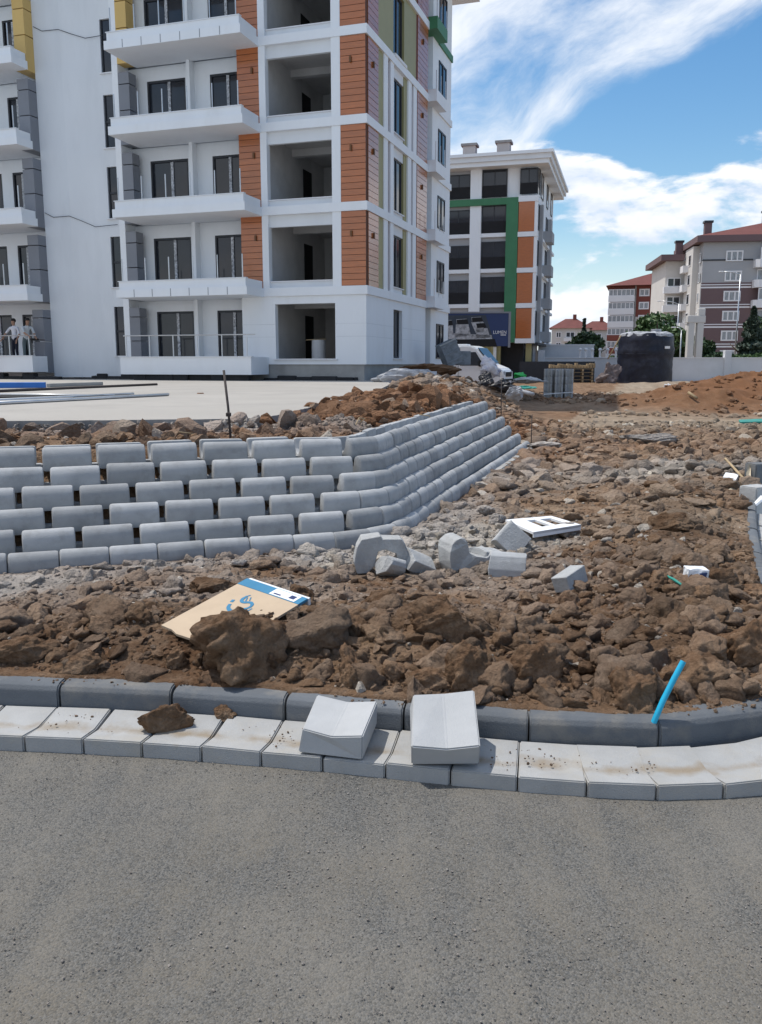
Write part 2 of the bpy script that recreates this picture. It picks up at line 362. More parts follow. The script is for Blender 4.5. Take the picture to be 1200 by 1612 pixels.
# ------------------------------------------------------------------ numpy noise and meshes
def _h(ix, iy, seed):
    n = (ix.astype(np.int64) * 374761393 + iy.astype(np.int64) * 668265263 + seed * 974634221) & 0x7fffffff
    n = ((n ^ (n >> 13)) * 1274126177) & 0x7fffffff
    n = ((n ^ (n >> 16)) * 2246822519) & 0x7fffffff
    return (n ^ (n >> 15)) % 100003 / 100003.0
def vnoise(x, y, seed=0):
    ix, iy = np.floor(x), np.floor(y); fx, fy = x - ix, y - iy
    fx = fx * fx * (3 - 2 * fx); fy = fy * fy * (3 - 2 * fy)
    a, b, c, d = _h(ix, iy, seed), _h(ix + 1, iy, seed), _h(ix, iy + 1, seed), _h(ix + 1, iy + 1, seed)
    return (a * (1 - fx) + b * fx) * (1 - fy) + (c * (1 - fx) + d * fx) * fy
def fbm(x, y, seed=0, o=4, g=.5):
    s = 0; a = 1; t = 0
    for i in range(o): s = s + a * vnoise(x * 2 ** i, y * 2 ** i, seed + i * 17); t += a; a *= g
    return s / t - .5
def worley(x, y, seed=0):
    ix, iy = np.floor(x), np.floor(y); d1 = np.full(x.shape, 9.); cv = np.zeros(x.shape)
    for dx in (-1, 0, 1):
        for dy in (-1, 0, 1):
            cx, cy = ix + dx, iy + dy
            px, py = cx + _h(cx, cy, seed), cy + _h(cx, cy, seed + 5)
            d = np.hypot(px - x, py - y); k = d < d1
            d1 = np.where(k, d, d1); cv = np.where(k, _h(cx, cy, seed + 9), cv)
    return d1, cv
def npmesh(name, V, F, attr=None, smooth=True):
    me = bpy.data.meshes.new(name); n = F.shape[1]
    me.vertices.add(len(V)); me.vertices.foreach_set('co', V.astype(np.float32).ravel())
    me.loops.add(F.size); me.loops.foreach_set('vertex_index', F.astype(np.int32).ravel())
    me.polygons.add(len(F)); me.polygons.foreach_set('loop_start', (np.arange(len(F)) * n).astype(np.int32)); me.polygons.foreach_set('loop_total', np.full(len(F), n, np.int32))
    me.update(calc_edges=True)
    me.polygons.foreach_set('use_smooth', np.full(len(F), smooth))
    if attr is not None:
        a = me.attributes.new('soil', 'FLOAT_COLOR', 'POINT'); a.data.foreach_set('color', attr.astype(np.float32).ravel())
    me.update(); return me
def polyline_sd(x, y, P):                # signed distance, left side positive
    best = np.full(x.shape, 1e9); sg = np.ones(x.shape)
    for i in range(len(P) - 1):
        ax, ay = P[i]; bx, by = P[i + 1]; dx, dy = bx - ax, by - ay; l2 = dx * dx + dy * dy
        t = ((x - ax) * dx + (y - ay) * dy) / l2
        lo = -1e6 if i == 0 else 0.; hi = 1e6 if i == len(P) - 2 else 1.
        t = np.clip(t, lo, hi); qx, qy = ax + t * dx, ay + t * dy
        d = (x - qx) ** 2 + (y - qy) ** 2; k = d < best
        best = np.where(k, d, best); sg = np.where(k, np.sign(dx * (y - ay) - dy * (x - ax)), sg)
    return np.sqrt(best) * np.where(sg == 0, 1, sg)
def sst(x, a, b):
    t = np.clip((x - a) / (b - a), 0, 1); return t * t * (3 - 2 * t)

# ------------------------------------------------------------------ the two lines that shape the site
def spline(P, n=10):
    P = [Vector(p) for p in P]; out = []
    for i in range(len(P) - 1):
        p0, p1, p2, p3 = P[max(i - 1, 0)], P[i], P[i + 1], P[min(i + 2, len(P) - 1)]
        for j in range(n):
            t = j / n
            out.append(.5 * ((2 * p1) + (p2 - p0) * t + (2 * p0 - 5 * p1 + 4 * p2 - p3) * t * t + (3 * p1 - p0 - 3 * p2 + p3) * t ** 3))
    out.append(P[-1]); return out
GUT = spline([(-3.6, 3.44), (-2.4, 3.365), (-1.554, 3.281), (-.943, 3.215), (-.32, 3.104), (.421, 2.945), (.916, 2.872), (1.383, 2.905), (1.72, 3.04), (2.03, 3.32), (2.30, 3.80), (2.62, 4.7), (3.20, 6.3), (4.02, 8.3), (5.0, 10.4), (5.75, 11.6), (7.2, 12.6), (12, 13.2), (40, 14)], 8)
GUTD = .30                                # gutter depth, the kerb stands behind it
def resample(P, step, start=0.):
    out = []; acc = -start; seg = 0; i = 0
    L = [0.]
    for a, b in zip(P, P[1:]): L.append(L[-1] + (b - a).length)
    s = start
    while s < L[-1]:
        while L[i + 1] < s: i += 1
        t = (s - L[i]) / (L[i + 1] - L[i]); p = P[i].lerp(P[i + 1], t); d = P[i + 1] - P[i]
        out.append((p, math.atan2(d.y, d.x))); s += step
    return out
TH0, TH1, RAD = R(19.3), R(72.8), 1.15
PC = Vector((.10, 7.262))
def wall_path(k):                        # course k: (front length, arc, wing length, position function)
    off0, off1, t1, r = .145 * k, .066 * k, TH1 + R(.62) * k, max(RAD - .14 * k, .4)
    d0 = Vector((math.cos(TH0), math.sin(TH0))); d1 = Vector((math.cos(t1), math.sin(t1)))
    n0 = Vector((-d0.y, d0.x)); nw = Vector((-math.sin(TH1), math.cos(TH1)))
    A0 = PC + n0 * off0; A1 = PC + nw * off1
    u = ((A1.x - A0.x) * d1.y - (A1.y - A0.y) * d1.x) / (d0.x * d1.y - d0.y * d1.x); Q = A0 + d0 * u
    tl = r * math.tan((t1 - TH0) / 2); a0 = Q - d0 * tl; cen = a0 + n0 * r
    base = PC - d0 * 5.2; L0 = (a0 - base).dot(d0); arc = r * (t1 - TH0)
    p1 = cen + Vector((math.sin(t1), -math.cos(t1))) * r; L1 = 9.1 - (p1 - PC).dot(Vector((math.cos(TH1), math.sin(TH1))))
    def f(s):
        if s < L0: return (a0 + d0 * (s - L0), TH0)
        if s < L0 + arc:
            th = TH0 + (s - L0) / r; return (cen + Vector((math.sin(th), -math.cos(th))) * r, th)
        return (p1 + d1 * (s - L0 - arc), t1)
    return L0, arc, L1, f
L0, ARC, L1, fw = wall_path(0)
WALL = [fw(L0 + ARC * t)[0] for t in np.linspace(0, 1, 9)]
WALL = [fw(-2.)[0]] + WALL + [fw(L0 + ARC + L1 + 3)[0]]
WALLP = [(p.x, p.y) for p in WALL]; _l, _a, _w, ft = wall_path(5)
TOPP = [(p.x, p.y) for p in [ft(-2.)[0]] + [ft(_l + _a * t)[0] for t in np.linspace(0, 1, 7)] + [ft(_l + _a + _w + 3)[0]]]; GUTP = [(p.x, p.y) for p in GUT]
WEND = fw(L0 + ARC + L1)[0]
SLAB = [(-16, 8.0), (-4.2, 9.45), (-1.62, 9.85), (-1.36, 10.1), (-.95, 13.0), (-.45, 16.5), (-.05, 21.2), (.3, 27), (.2, 33.5), (-16, 39)]
SLAB_Z = .93

def height(x, y, detail=True):
    dk = polyline_sd(x, y, GUTP) - GUTD
    sw = polyline_sd(x, y, WALLP); swt = polyline_sd(x, y, TOPP); setb = np.clip(sw - swt, .2, 1.2)
    sb0 = sw; sw = np.where(sw > .05, np.maximum(sw, swt + .725), sw)
    # lower ground: a ridge of spoil along the kerb, flat further on
    rid = .06 + (.17 + .22 * fbm(x * .9, y * .5, 87, 3) + .06 * np.exp(-((x - .3) / .9) ** 2)) * np.exp(-((dk - .62) / .55) ** 2) + .05 * np.exp(-((dk - 1.4) / .8) ** 2)
    rid = rid * (1 - .35 * sst(-sw, .2, -.5)) * (1 - .5 * sst(x, -.9, -2.2))
    ed = .055 + .05 * fbm(x * 2.6, y * 2.6, 77, 3) + .03 * fbm(x * 11, y * 11, 78, 3)
    low = np.where(dk > .0, -.08 + .25 * sst(dk, ed - .02, ed + .035) + (np.maximum(rid, .19) - .18) * sst(dk, .1, .35) + (rid - np.maximum(rid, .19)) * sst(dk, .35, .9), -.08)
    low = np.where(dk > 2.3, low * (1 - sst(dk, 2.3, 3.4)), low)
    if detail:
        amp = .05 + .05 * sst(y, 4.5, 3.6) + .05 * np.exp(-((y - 14.5) / 3.0) ** 2) - .035 * sst(y, 19, 24)
        amp = amp * (.12 + .88 * sst(dk, .1, .5)) * (dk > .03)
        d1, c1 = worley(x * 3.1 + fbm(x * 2, y * 2, 41), y * 3.1 + fbm(x * 2, y * 2, 43), 3)
        d2, c2 = worley(x * 8, y * 8, 4)
        lump = fbm(x * .9, y * .9, 1, 4) * 1.9 + (.55 - d1) * (.4 + c1) * .75 + (.5 - d2) * (.3 + c2) * .36 * (y < 16) + fbm(x * 14, y * 14, 11, 3) * .35
        low = low + amp * lump
    # spoil mounds on the right
    def bump(cx, cy, sx, sy, h, p=1.):
        return h * np.exp(-(np.abs((x - cx) / sx) ** 2 + np.abs((y - cy) / sy) ** 2) ** p)
    mo = bump(14.9, 31.5, 4.3, 3.6, 1.2, 1.3) + bump(10.2, 29.5, 2.2, 2.0, .42) + bump(19.5, 44, 3.6, 3, 1.0, 1.2) + bump(7.6, 30, 1.7, 1.1, .26)
    mo = mo + bump(26, 58, 12, 3, .5) + bump(6.2, 36, 3.0, 5, .12)
    if detail: mo = mo * (1 + .8 * fbm(x * .8, y * .8, 21, 5)) + .26 * sst(mo, .08, .5) * fbm(x * 1.9, y * 1.9, 22, 5)
    low = low + mo
    # raised fill behind the block wall
    end = sst(-(y - (WEND.y + .3) - (WEND.x - x) * .3), -1.6, .1)
    top = .80 + .12 * sst(y, 8.4, 10) * sst(x, -1.2, -.2) + .17 * sst(y, 14.5, 23) * sst(x, -1.5, 1.2)
    fill = np.clip((sb0 - .23) / setb * .725, -.4, .70)
    fill = np.where(sw > .9, .70 + .10 * sst(sw, 1.08, 1.14) + (top - .80) * sst(sw, 1.14, 1.6), np.minimum(fill, .70))
    if detail:
        fa = (.06 + .14 * sst(y, 9.5, 14) + .15 * sst(y, 19, 26)) * sst(sw, .9, 1.5)
        d3, c3 = worley(x * 2.3, y * 2.3, 13)
        fill = fill + fa * (fbm(x * .8, y * .8, 31, 5) * 2.0 + (.5 - d3) * (.3 + c3) * .8) * 1.0
    fill = np.where(y > WEND.y - 1, low + (fill - low) * np.clip(end, 0, 1) * 1., fill)
    heap = (bump(1.5, 26.0, 2.2, 5.2, 1.04, 1.4) + bump(4.4, 34.5, 2.0, 3.0, .62, 1.3) + bump(1.6, 34, 2.0, 4.0, .9, 1.3))
    if detail: heap = heap * (1 + .5 * fbm(x * .9, y * .9, 51, 5)) + .18 * sst(heap, .1, .6) * fbm(x * 2.2, y * 2.2, 52, 4)
    z = np.where(sw > .05, np.maximum(low, fill), low)
    z = np.maximum(z, np.where(sw > 0, heap, heap * .9))
    # under the terrace slab the ground stays below it
    ins = polyline_sd(x, y, [(-16, 8.0), (-1.5, 9.95), (-.05, 21.2), (.2, 33.5)])
    z = np.where(ins > .12, np.minimum(z, SLAB_Z - .12), z)
    z = np.where((ins > -.5) & (ins <= .12) & (y < 12), np.minimum(z, SLAB_Z - .08 + .02 * fbm(x * 5, y * 5, 3)), z)
    return z, dk, sw

def zones(x, y, dk, sw):
    n = fbm(x * 1.1, y * 1.1, 61, 5) * 2
    n2 = fbm(x * 3.5, y * 3.5, 64, 4) * 2
    gx = lambda cx, cy, sx, sy: np.exp(-((x - cx) / sx) ** 2 - ((y - cy) / sy) ** 2)
    grey = .85 * np.exp(-((sw + .25) / .42) ** 2) * (1 - .6 * sst(y, 8.5, 11)) * (y < 17) * sst(y, 4.6, 5.4) + 1.0 * gx(.55, 6.9, .9, .75) + .55 * gx(-1.6, 5.4, 2.2, .55) + .8 * gx(4.0, 11.2, 2.2, 1.0)
    grey = np.where(sw > .1, .35 * gx(1.2, 28, 2.5, 5) + .75 * (y < 10) * sst(y, 8.6, 9.6), grey)
    grey = np.clip(grey + (n * .5 + n2 * .35) * (grey > .05), 0, 1) * .92
    red = np.where(sw > .3, .8 * sst(y, 8.3, 9.5) * (1 - sst(y, 19, 23)), 0) + .45 * np.exp(-((y - 15) / 3.0) ** 2) * (sw < 0) + 1.1 * gx(14.6, 30.5, 7.5, 5.5) + .5 * gx(19.5, 44, 4, 3)
    red = np.clip(red + n * .25 * (red > .05), 0, .9) * (1 - grey * .8)
    pale = .9 * gx(7.6, 30.3, 2.3, 1.7) + .38 * sst(y, 18, 24) * (1 - 1.0 * gx(14.6, 30.8, 7.0, 4.5)) * (sw < 0) + .12 * sst(y, 5, 7) * (sw < -.5)
    on = sst(gx(14.6, 30.8, 7.0, 4.6), .08, .4); pale = np.clip(pale + n * .3 * (pale > .05), 0, 1) * .9 * (1 - on); red = np.maximum(red, on * (.42 + .3 * n2))
    return grey, red, pale

# ------------------------------------------------------------------ ground
def damp(x, y, dk):                      # freshly dug, still moist earth along the ridge
    return (.24 + .5 * fbm(x * 1.4, y * 1.4, 93, 3)) * np.exp(-((dk - .55) / .45) ** 2)
def build_ground():
    rs = [2.4]
    while rs[-1] < 900:
        r = rs[-1]; rs.append(r + (.012 if r < 3 else .0042 * r if r < 34 else .02 * r if r < 120 else .12 * r))
    rs = np.array(rs); th = np.linspace(R(-47), R(47), 560)
    T, Rr = np.meshgrid(th, rs); X = (np.sin(T) * Rr).ravel(); Y = (np.cos(T) * Rr).ravel()
    Z, dk, sw = height(X, Y)
    g, r, p = zones(X, Y, dk, sw)
    nr, nt = len(rs), len(th)
    i = np.arange(nr - 1)[:, None] * nt + np.arange(nt - 1)[None]
    F = np.stack([i, i + 1, i + nt + 1, i + nt], -1).reshape(-1, 4)
    keep = dk[F].max(1) > .02
    F = F[keep]
    A = np.stack([g, r, p, .5 + fbm(X * 6, Y * 6, 71, 4) * .9 - damp(X, Y, dk)], -1)
    used = np.zeros(len(X), bool); used[F.ravel()] = True; idx = np.cumsum(used) - 1
    me = npmesh('ground', np.stack([X, Y, Z], -1)[used], idx[F][:, ::-1], A[used])
    o = obj('ground', me, M['soil']); struct(o, 'churned brown building-site soil between kerb and buildings')
build_ground()

def build_road():
    rs = np.arange(-4.5, 3.6, .03); xs = np.arange(-7, 9, .035)
    X, Y = np.meshgrid(xs, rs); X = X.ravel(); Y = Y.ravel()
    dk = polyline_sd(X, Y, GUTP) - GUTD
    Z = .010 * fbm(X * 1.3, Y * 1.3, 5, 3) + .006 * fbm(X * 7, Y * 7, 6, 3)
    for cx, cy, a, l in ((.28, 2.42, 70, .10), (-.12, 1.93, 35, .10), (-1.25, 2.65, 10, .13), (-.35, 2.62, 12, .09)):   # scuffed hollows
        u = (X - cx) * math.cos(R(a)) + (Y - cy) * math.sin(R(a)); v = -(X - cx) * math.sin(R(a)) + (Y - cy) * math.cos(R(a))
        Z = Z - .012 * np.exp(-(u / l) ** 2 - (v / .022) ** 2) + .008 * np.exp(-(u / l) ** 2 - ((v + .045) / .03) ** 2)
    nx, ny = len(xs), len(rs)
    i = np.arange(ny - 1)[:, None] * nx + np.arange(nx - 1)[None]
    F = np.stack([i, i + 1, i + nx + 1, i + nx], -1).reshape(-1, 4)
    F = F[dk[F].min(1) < -.03]
    me = npmesh('road', np.stack([X, Y, Z], -1), F)
    o = obj('road', me, M['road']); struct(o, 'dusty grey asphalt road surface in the foreground')
build_road()

# ------------------------------------------------------------------ clods and stones
def ico(sub):
    bm = bmesh.new(); bmesh.ops.create_icosphere(bm, subdivisions=sub, radius=1)
    V = np.array([v.co[:] for v in bm.verts]); F = np.array([[v.index for v in f.verts] for f in bm.faces]); bm.free(); return V, F
def n3(V, seed, sc):
    return (fbm(V[:, 0] * sc + 7, V[:, 1] * sc + V[:, 2] * sc * .73, seed, 3) + fbm(V[:, 1] * sc + 3, V[:, 2] * sc - V[:, 0] * sc * .61, seed + 3, 3))
def rock(sub, seed, planes=9, rough=.25):
    rg = np.random.RandomState(seed); V, F = ico(sub); V = V.copy()
    for k in range(planes):
        n = rg.normal(size=3); n /= np.linalg.norm(n); d = rg.uniform(.45, .85)
        e = np.maximum(0, V @ n - d); V -= e[:, None] * n * .92
    V *= (1 + rough * n3(V, seed, 1.8))[:, None]
    if sub >= 3: V *= (1 + .26 * n3(V, seed + 50, 4.5))[:, None]
    if sub >= 4: V *= (1 + .13 * np.abs(n3(V, seed + 90, 9.0)) + .08 * n3(V, seed + 95, 19.0))[:, None]
    V *= rg.uniform(.75, 1.2, 3)
    return V, F
def shard(sub, seed):                    # angular crumb
    rg = np.random.RandomState(seed); V, F = ico(sub); V = V.copy()
    for k in range(6):
        n = rg.normal(size=3); n /= np.linalg.norm(n); d = rg.uniform(.32, .66)
        e = np.maximum(0, V @ n - d); V -= e[:, None] * n * .97
    V *= (1 + .42 * n3(V * 1.5, seed, 2.2))[:, None]
    if sub > 2: V *= (1 + .30 * n3(V * 1.5, seed + 50, 5.))[:, None]
    return V * 1.45 * rg.uniform(.7, 1.25, 3), F
PROT = {1: [rock(1, 100 + i, 5, .3) for i in range(20)], 2: [shard(2, 200 + i) for i in range(24)], 3: [shard(3, 300 + i) for i in range(24)], 4: [rock(4, 400 + i, 7, .34) for i in range(14)]}
def rotm(rg, n):
    q = rg.normal(size=(n, 4)); q /= np.linalg.norm(q, axis=1)[:, None]; w, x, y, z = q.T
    return np.stack([1 - 2 * (y * y + z * z), 2 * (x * y - z * w), 2 * (x * z + y * w), 2 * (x * y + z * w), 1 - 2 * (x * x + z * z), 2 * (y * z - x * w), 2 * (x * z - y * w), 2 * (y * z + x * w), 1 - 2 * (x * x + y * y)], -1).reshape(n, 3, 3)
class Scatter:
    def __init__(s): s.V = []; s.F = []; s.A = []; s.S = []; s.n = 0
    def put(s, lev, X, Y, Z, S, attr, seed, flat=.8):
        rg = np.random.RandomState(seed); n = len(X); Rm = rotm(rg, n); pk = rg.randint(0, len(PROT[lev]), n)
        for k in range(len(PROT[lev])):
            q = np.where(pk == k)[0]
            if not len(q): continue
            V, F = PROT[lev][k]
            W = np.einsum('nij,vj->nvi', Rm[q], V) * S[q][:, None, None]; W[..., 2] *= flat
            W += np.stack([X[q], Y[q], Z[q]], -1)[:, None]
            s.V.append(W.reshape(-1, 3)); s.A.append(np.repeat(attr[q], len(V), 0))
            s.S.append(np.full(len(q) * len(F), lev >= 3)); s.F.append((F[None] + (np.arange(len(q)) * len(V))[:, None, None] + s.n).reshape(-1, 3)); s.n += len(q) * len(V)
    def build(s, name, mat_, label, cat):
        me = npmesh(name, np.concatenate(s.V), np.concatenate(s.F), np.concatenate(s.A), False); me.polygons.foreach_set('use_smooth', np.concatenate(s.S)); me.update()
        o = obj(name, me, mat_); return tag(o, label, cat, kind='stuff')
def region(n, x0, x1, y0, y1, cond, seed, perspective=False):
    rg = np.random.RandomState(seed)
    if perspective:                      # even in angle, denser near
        r = np.exp(rg.uniform(math.log(y0), math.log(y1), n)); t = rg.uniform(R(-30), R(30), n); X, Y = np.sin(t) * r, np.cos(t) * r
    else: X = rg.uniform(x0, x1, n); Y = rg.uniform(y0, y1, n)
    Z, dk, sw = height(X, Y); k = cond(X, Y, dk, sw, rg)
    return X[k], Y[k], Z[k], dk[k], sw[k]
def sizes(n, lo, hi, seed, p=2.2):
    u = np.random.RandomState(seed).uniform(0, 1, n); a = 1 - p
    return (lo ** a + u * (hi ** a - lo ** a)) ** (1 / a)
def attrs(X, Y, dk, sw, seed, tone=(.1, .9), pale=True):
    g, r, p = zones(X, Y, dk, sw); rg = np.random.RandomState(seed)
    j = rg.uniform(-.15, .15, len(X)); return np.stack([np.clip(g + j, 0, 1), np.clip(r + j * .6, 0, 1), np.clip(p + j * .5, 0, 1), rg.uniform(*tone, len(X)) - damp(X, Y, dk)], -1) + (rg.uniform(size=len(X)) < (.035 if pale else 0))[:, None] * np.array([.8, 0, .3, .3])
def clods():
    s = Scatter()
    low = lambda X, Y, dk, sw, rg: (dk > .10) & ((sw < -.02) | (Y > WEND.y + .3))
    # spoil ridge along the kerb
    for lev, n, lo, hi, sd_, dmax in ((4, 330, .065, .17, 1, 1.25), (3, 1700, .03, .075, 2, 1.5), (2, 4600, .014, .032, 4, 1.7), (1, 19000, .007, .018, 3, 1.9)):
        X, Y, Z, dk, sw = region(n, -3.2, 3.4, 3.1, 6, lambda X, Y, dk, sw, rg: (dk > (.14 if lev < 4 else .26)) & (dk < dmax) & (sw < -.15) & (rg.uniform(size=len(X)) < 1.15 - dk / dmax * .9) & ((lev < 4) | (X > -1.15) | (dk < .75)) & ((lev < 3) | (X < -1.2) | (X > -.35) | (Y < 3.75) | (Y > 4.6)), 10 + sd_)
        S = sizes(len(X), lo, hi, sd_); s.put(lev, X, Y, Z + S * .12, S, attrs(X, Y, dk, sw, sd_, (.22, .80), lev < 3), sd_)
    # middle ground
    for lev, n, lo, hi, sd_ in ((3, 900, .05, .11, 20), (2, 4200, .024, .06, 21), (1, 24000, .010, .030, 22)):
        X, Y, Z, dk, sw = region(n, 0, 0, 4.3, 19, low, 30 + sd_, True)
        f = np.clip(Y / 8, .6, 1.7); S = sizes(len(X), lo, hi, sd_, 2.6) * f
        s.put(lev, X, Y, Z + S * .05, S, attrs(X, Y, dk, sw, sd_, (.25, .78), lev < 3), sd_, .72)
    # rough band in front of the packed track
    X, Y, Z, dk, sw = region(4800, 1, 10, 10.5, 23, low, 61); S = sizes(len(X), .04, .13, 61, 2.6); s.put(2, X, Y, Z + S * .15, S, attrs(X, Y, dk, sw, 61), 61, .7)
    # far mounds
    X, Y, Z, dk, sw = region(5200, 6, 24, 25, 48, lambda X, Y, dk, sw, rg: (fbm(X * .5, Y * .5, 81, 3) > -.06) & (rg.uniform(size=len(X)) < .5), 62); S = sizes(len(X), .06, .22, 62, 2.4); s.put(1, X, Y, Z + S * .1, S, attrs(X, Y, dk, sw, 62, (.1, .7)), 62, .7)
    X, Y, Z, dk, sw = region(5200, -3, 3, 3.0, 4.2, lambda X, Y, dk, sw, rg: (dk > .02) & (dk < .16) & (fbm(X * 2.2, Y * 2.2, 83, 3) + dk * 3.2 > .22), 63); S = sizes(len(X), .003, .016, 63, 2.2)
    s.put(1, X, Y, np.full(len(X), .162) + S * .3, S, attrs(X, Y, dk, sw, 63, (.2, .8)), 63, .8)
    X, Y, Z, dk, sw = region(5000, -3, 3, 2.8, 4.2, lambda X, Y, dk, sw, rg: (dk > -.25) & (dk < -.01) & (fbm(X * 2.6, Y * 2.6, 85, 4) > .16), 64); S = sizes(len(X), .0022, .009, 64, 2.4)
    s.put(1, X, Y, np.full(len(X), .058) + S * .3, S, attrs(X, Y, dk, sw, 64, (.2, .7)), 64, .8)
    s.build('soil_clods', M['soil'], 'loose brown soil clods and stones strewn over the site', 'soil')
    u = Scatter()
    ins = lambda X, Y: polyline_sd(X, Y, [(-16, 8.0), (-1.5, 9.95), (-.05, 21.2), (.2, 33.5)])
    for lev, n, lo, hi, sd_, c in ((2, 1500, .05, .15, 71, lambda X, Y, dk, sw, rg: (sw > 1.28) & (ins(X, Y) < -.02)), (1, 9000, .022, .06, 72, lambda X, Y, dk, sw, rg: (sw > 1.16) & (ins(X, Y) < -.02))):
        X, Y, Z, dk, sw = region(n, -4.5, 3, 7.3, 19, c, 40 + sd_); S = sizes(len(X), lo, hi, sd_, 2.4); s2 = np.clip(Y / 10, .75, 1.3); S = S * s2
        u.put(lev, X, Y, Z + S * .2, S, attrs(X, Y, dk, sw, sd_, (.05, .95)), sd_)
    X, Y, Z, dk, sw = region(6500, -.4, 8, 16.5, 41, lambda X, Y, dk, sw, rg: (Z0(X, Y) > .22) & (ins(X, Y) < -.05), 75); S = sizes(len(X), .05, .20, 75, 2.4)
    u.put(1, X, Y, Z + S * .15, S, attrs(X, Y, dk, sw, 75, (.1, .85)), 75)
    u.build('fill_clods', M['soil'], 'reddish clods and rubble heaped behind the block wall', 'soil')
Z0 = lambda X, Y: height(X, Y)[0]
clods()

def road_grit():
    s = Scatter(); rg = np.random.RandomState(5)
    X = rg.uniform(-2.6, 2.8, 15000); Y = rg.uniform(1.2, 3.25, 15000); dk = polyline_sd(X, Y, GUTP)
    k = (dk < -.01) & ((fbm(X * 1.5, Y * 1.5, 91, 4) > -.02) | (rg.uniform(size=len(X)) < .12) | (dk > -.12)); X, Y = X[k], Y[k]
    S = sizes(len(X), .0016, .0052, 6, 3.0); t = rg.uniform(.25, .85, len(X)); g = np.clip(rg.uniform(.7, 1.1, len(X)), 0, 1)
    s.put(1, X, Y, np.full(len(X), .002) + S * .3, S, np.stack([g, g * 0, g * 0, t], -1), 6, .7)
    s.build('road_grit', M['soil'], 'fine loose grit scattered over the asphalt', 'grit')
road_grit()

def hit(px, py, lift=0., y0=2.6, y1=40.):   # where a line of sight meets the soil
    Ys = np.geomspace(y0, y1, 1500); r = ray(px, py); k = Ys / r[1]; z = CAM_H + r[2] * k
    g = height(r[0] * k, Ys)[0] + lift; i = int(np.argmax(z <= g)); return Vector((r[0] * k[i], Ys[i], z[i]))
def one_clod(name, px, py, Y, r, seed, label, squash=(1, 1, 1), tone=.5, grey=0., red=0., pale=0., rz=0., group=None):
    V, F = rock(5, seed, 8, .34); V = V * np.array(squash) * r * 1.0
    A = np.tile(np.array([[grey, red, pale, tone]]), (len(V), 1)); A[:, 3] += n3(V / r, seed + 7, 3.) * .5
    o = obj(name, npmesh(name, V, F, A), M['soil'], loc=hit(px, py, r * .20 * squash[2]) if Y < 10 and group is None else at(px, py, Y), rot=(0, 0, rz))
    return tag(o, label, 'clod', group or 'large clods of dug earth')
one_clod('earth_clod', 396, 1018, 3.86, .225, 12, 'largest dark brown earth clod leaning on the cardboard carton', (1.45, .85, .98), .45, rz=.25)
one_clod('earth_clod', 338, 926, 4.75, .13, 21, 'dark rounded clod just behind the top edge of the carton', (1.3, .8, .75), .15)
one_clod('earth_clod', 558, 1060, 3.62, .105, 13, 'upright tan clod beside the kerb, left of the loose slabs', (.85, .8, 1.15), .7)
one_clod('earth_clod', 742, 1066, 3.62, .15, 14, 'rounded brown clod directly behind the right loose slab', (.9, .8, 1.05), .42)
one_clod('earth_clod', 684, 1074, 3.60, .11, 15, 'tan flat-topped clod behind the left corner of the right loose slab', (1.1, .8, .85), .7)
one_clod('earth_clod', 844, 1062, 3.75, .125, 16, 'smooth brown clod set back from the kerb, right of the loose slabs', (1, .8, 1), .5)
one_clod('earth_clod', 1003, 1096, 3.46, .125, 17, 'brown clod at the foot of the blue pipe', (.95, .8, 1.0), .5)
one_clod('earth_clod', 1090, 1060, 3.85, .15, 18, 'crumbly clod to the right of the blue pipe', (1.1, .8, .8), .55)
one_clod('earth_clod', 1185, 1030, 4.0, .19, 19, 'big tan clod at the right picture edge above the kerb bend', (1, .8, .95), .6)
one_clod('earth_clod', 700, 985, 4.25, .16, 20, 'broad brown clod crowning the spoil ridge behind the right loose slab', (1.35, .8, .75), .4)
one_clod('earth_clod', 120, 1048, 4.0, .11, 22, 'knobbly tan clod beside the kerb at the left', (1.1, .8, .9), .6)
one_clod('earth_clod', 40, 1030, 4.1, .12, 23, 'dark clod at the left picture edge behind the kerb', (1.2, .8, .8), .35)
one_clod('earth_clod', 280, 1040, 4.0, .065, 24, 'round pale clod below the torn corner of the carton', (1, .9, 1), .7)
one_clod('earth_clod', 470, 948, 4.55, .12, 25, 'dark clod just right of the carton label', (1.1, .8, .8), .25)
one_clod('earth_clod', 600, 960, 4.4, .14, 26, 'wide dark clod on the ridge above the left loose slab', (1.4, .8, .7), .3)
one_clod('earth_clod', 1060, 828, 7.4, .22, 27, 'dark overturned clod alone in the middle of the soil at right', (1.2, .9, .55), .12)
one_clod('earth_clod', 1120, 922, 5.6, .12, 28, 'dark clod hiding the foot of the crumpled packet', (1.3, .9, .75), .2)
one_clod('earth_clod', 1190, 935, 5.2, .10, 29, 'ochre clod against the right picture edge', (1.2, .9, .9), .75)
one_clod('earth_clod', 1025, 940, 5.3, .07, 30, 'small dark clod below the green stalk', (1.5, .9, .5), .05)

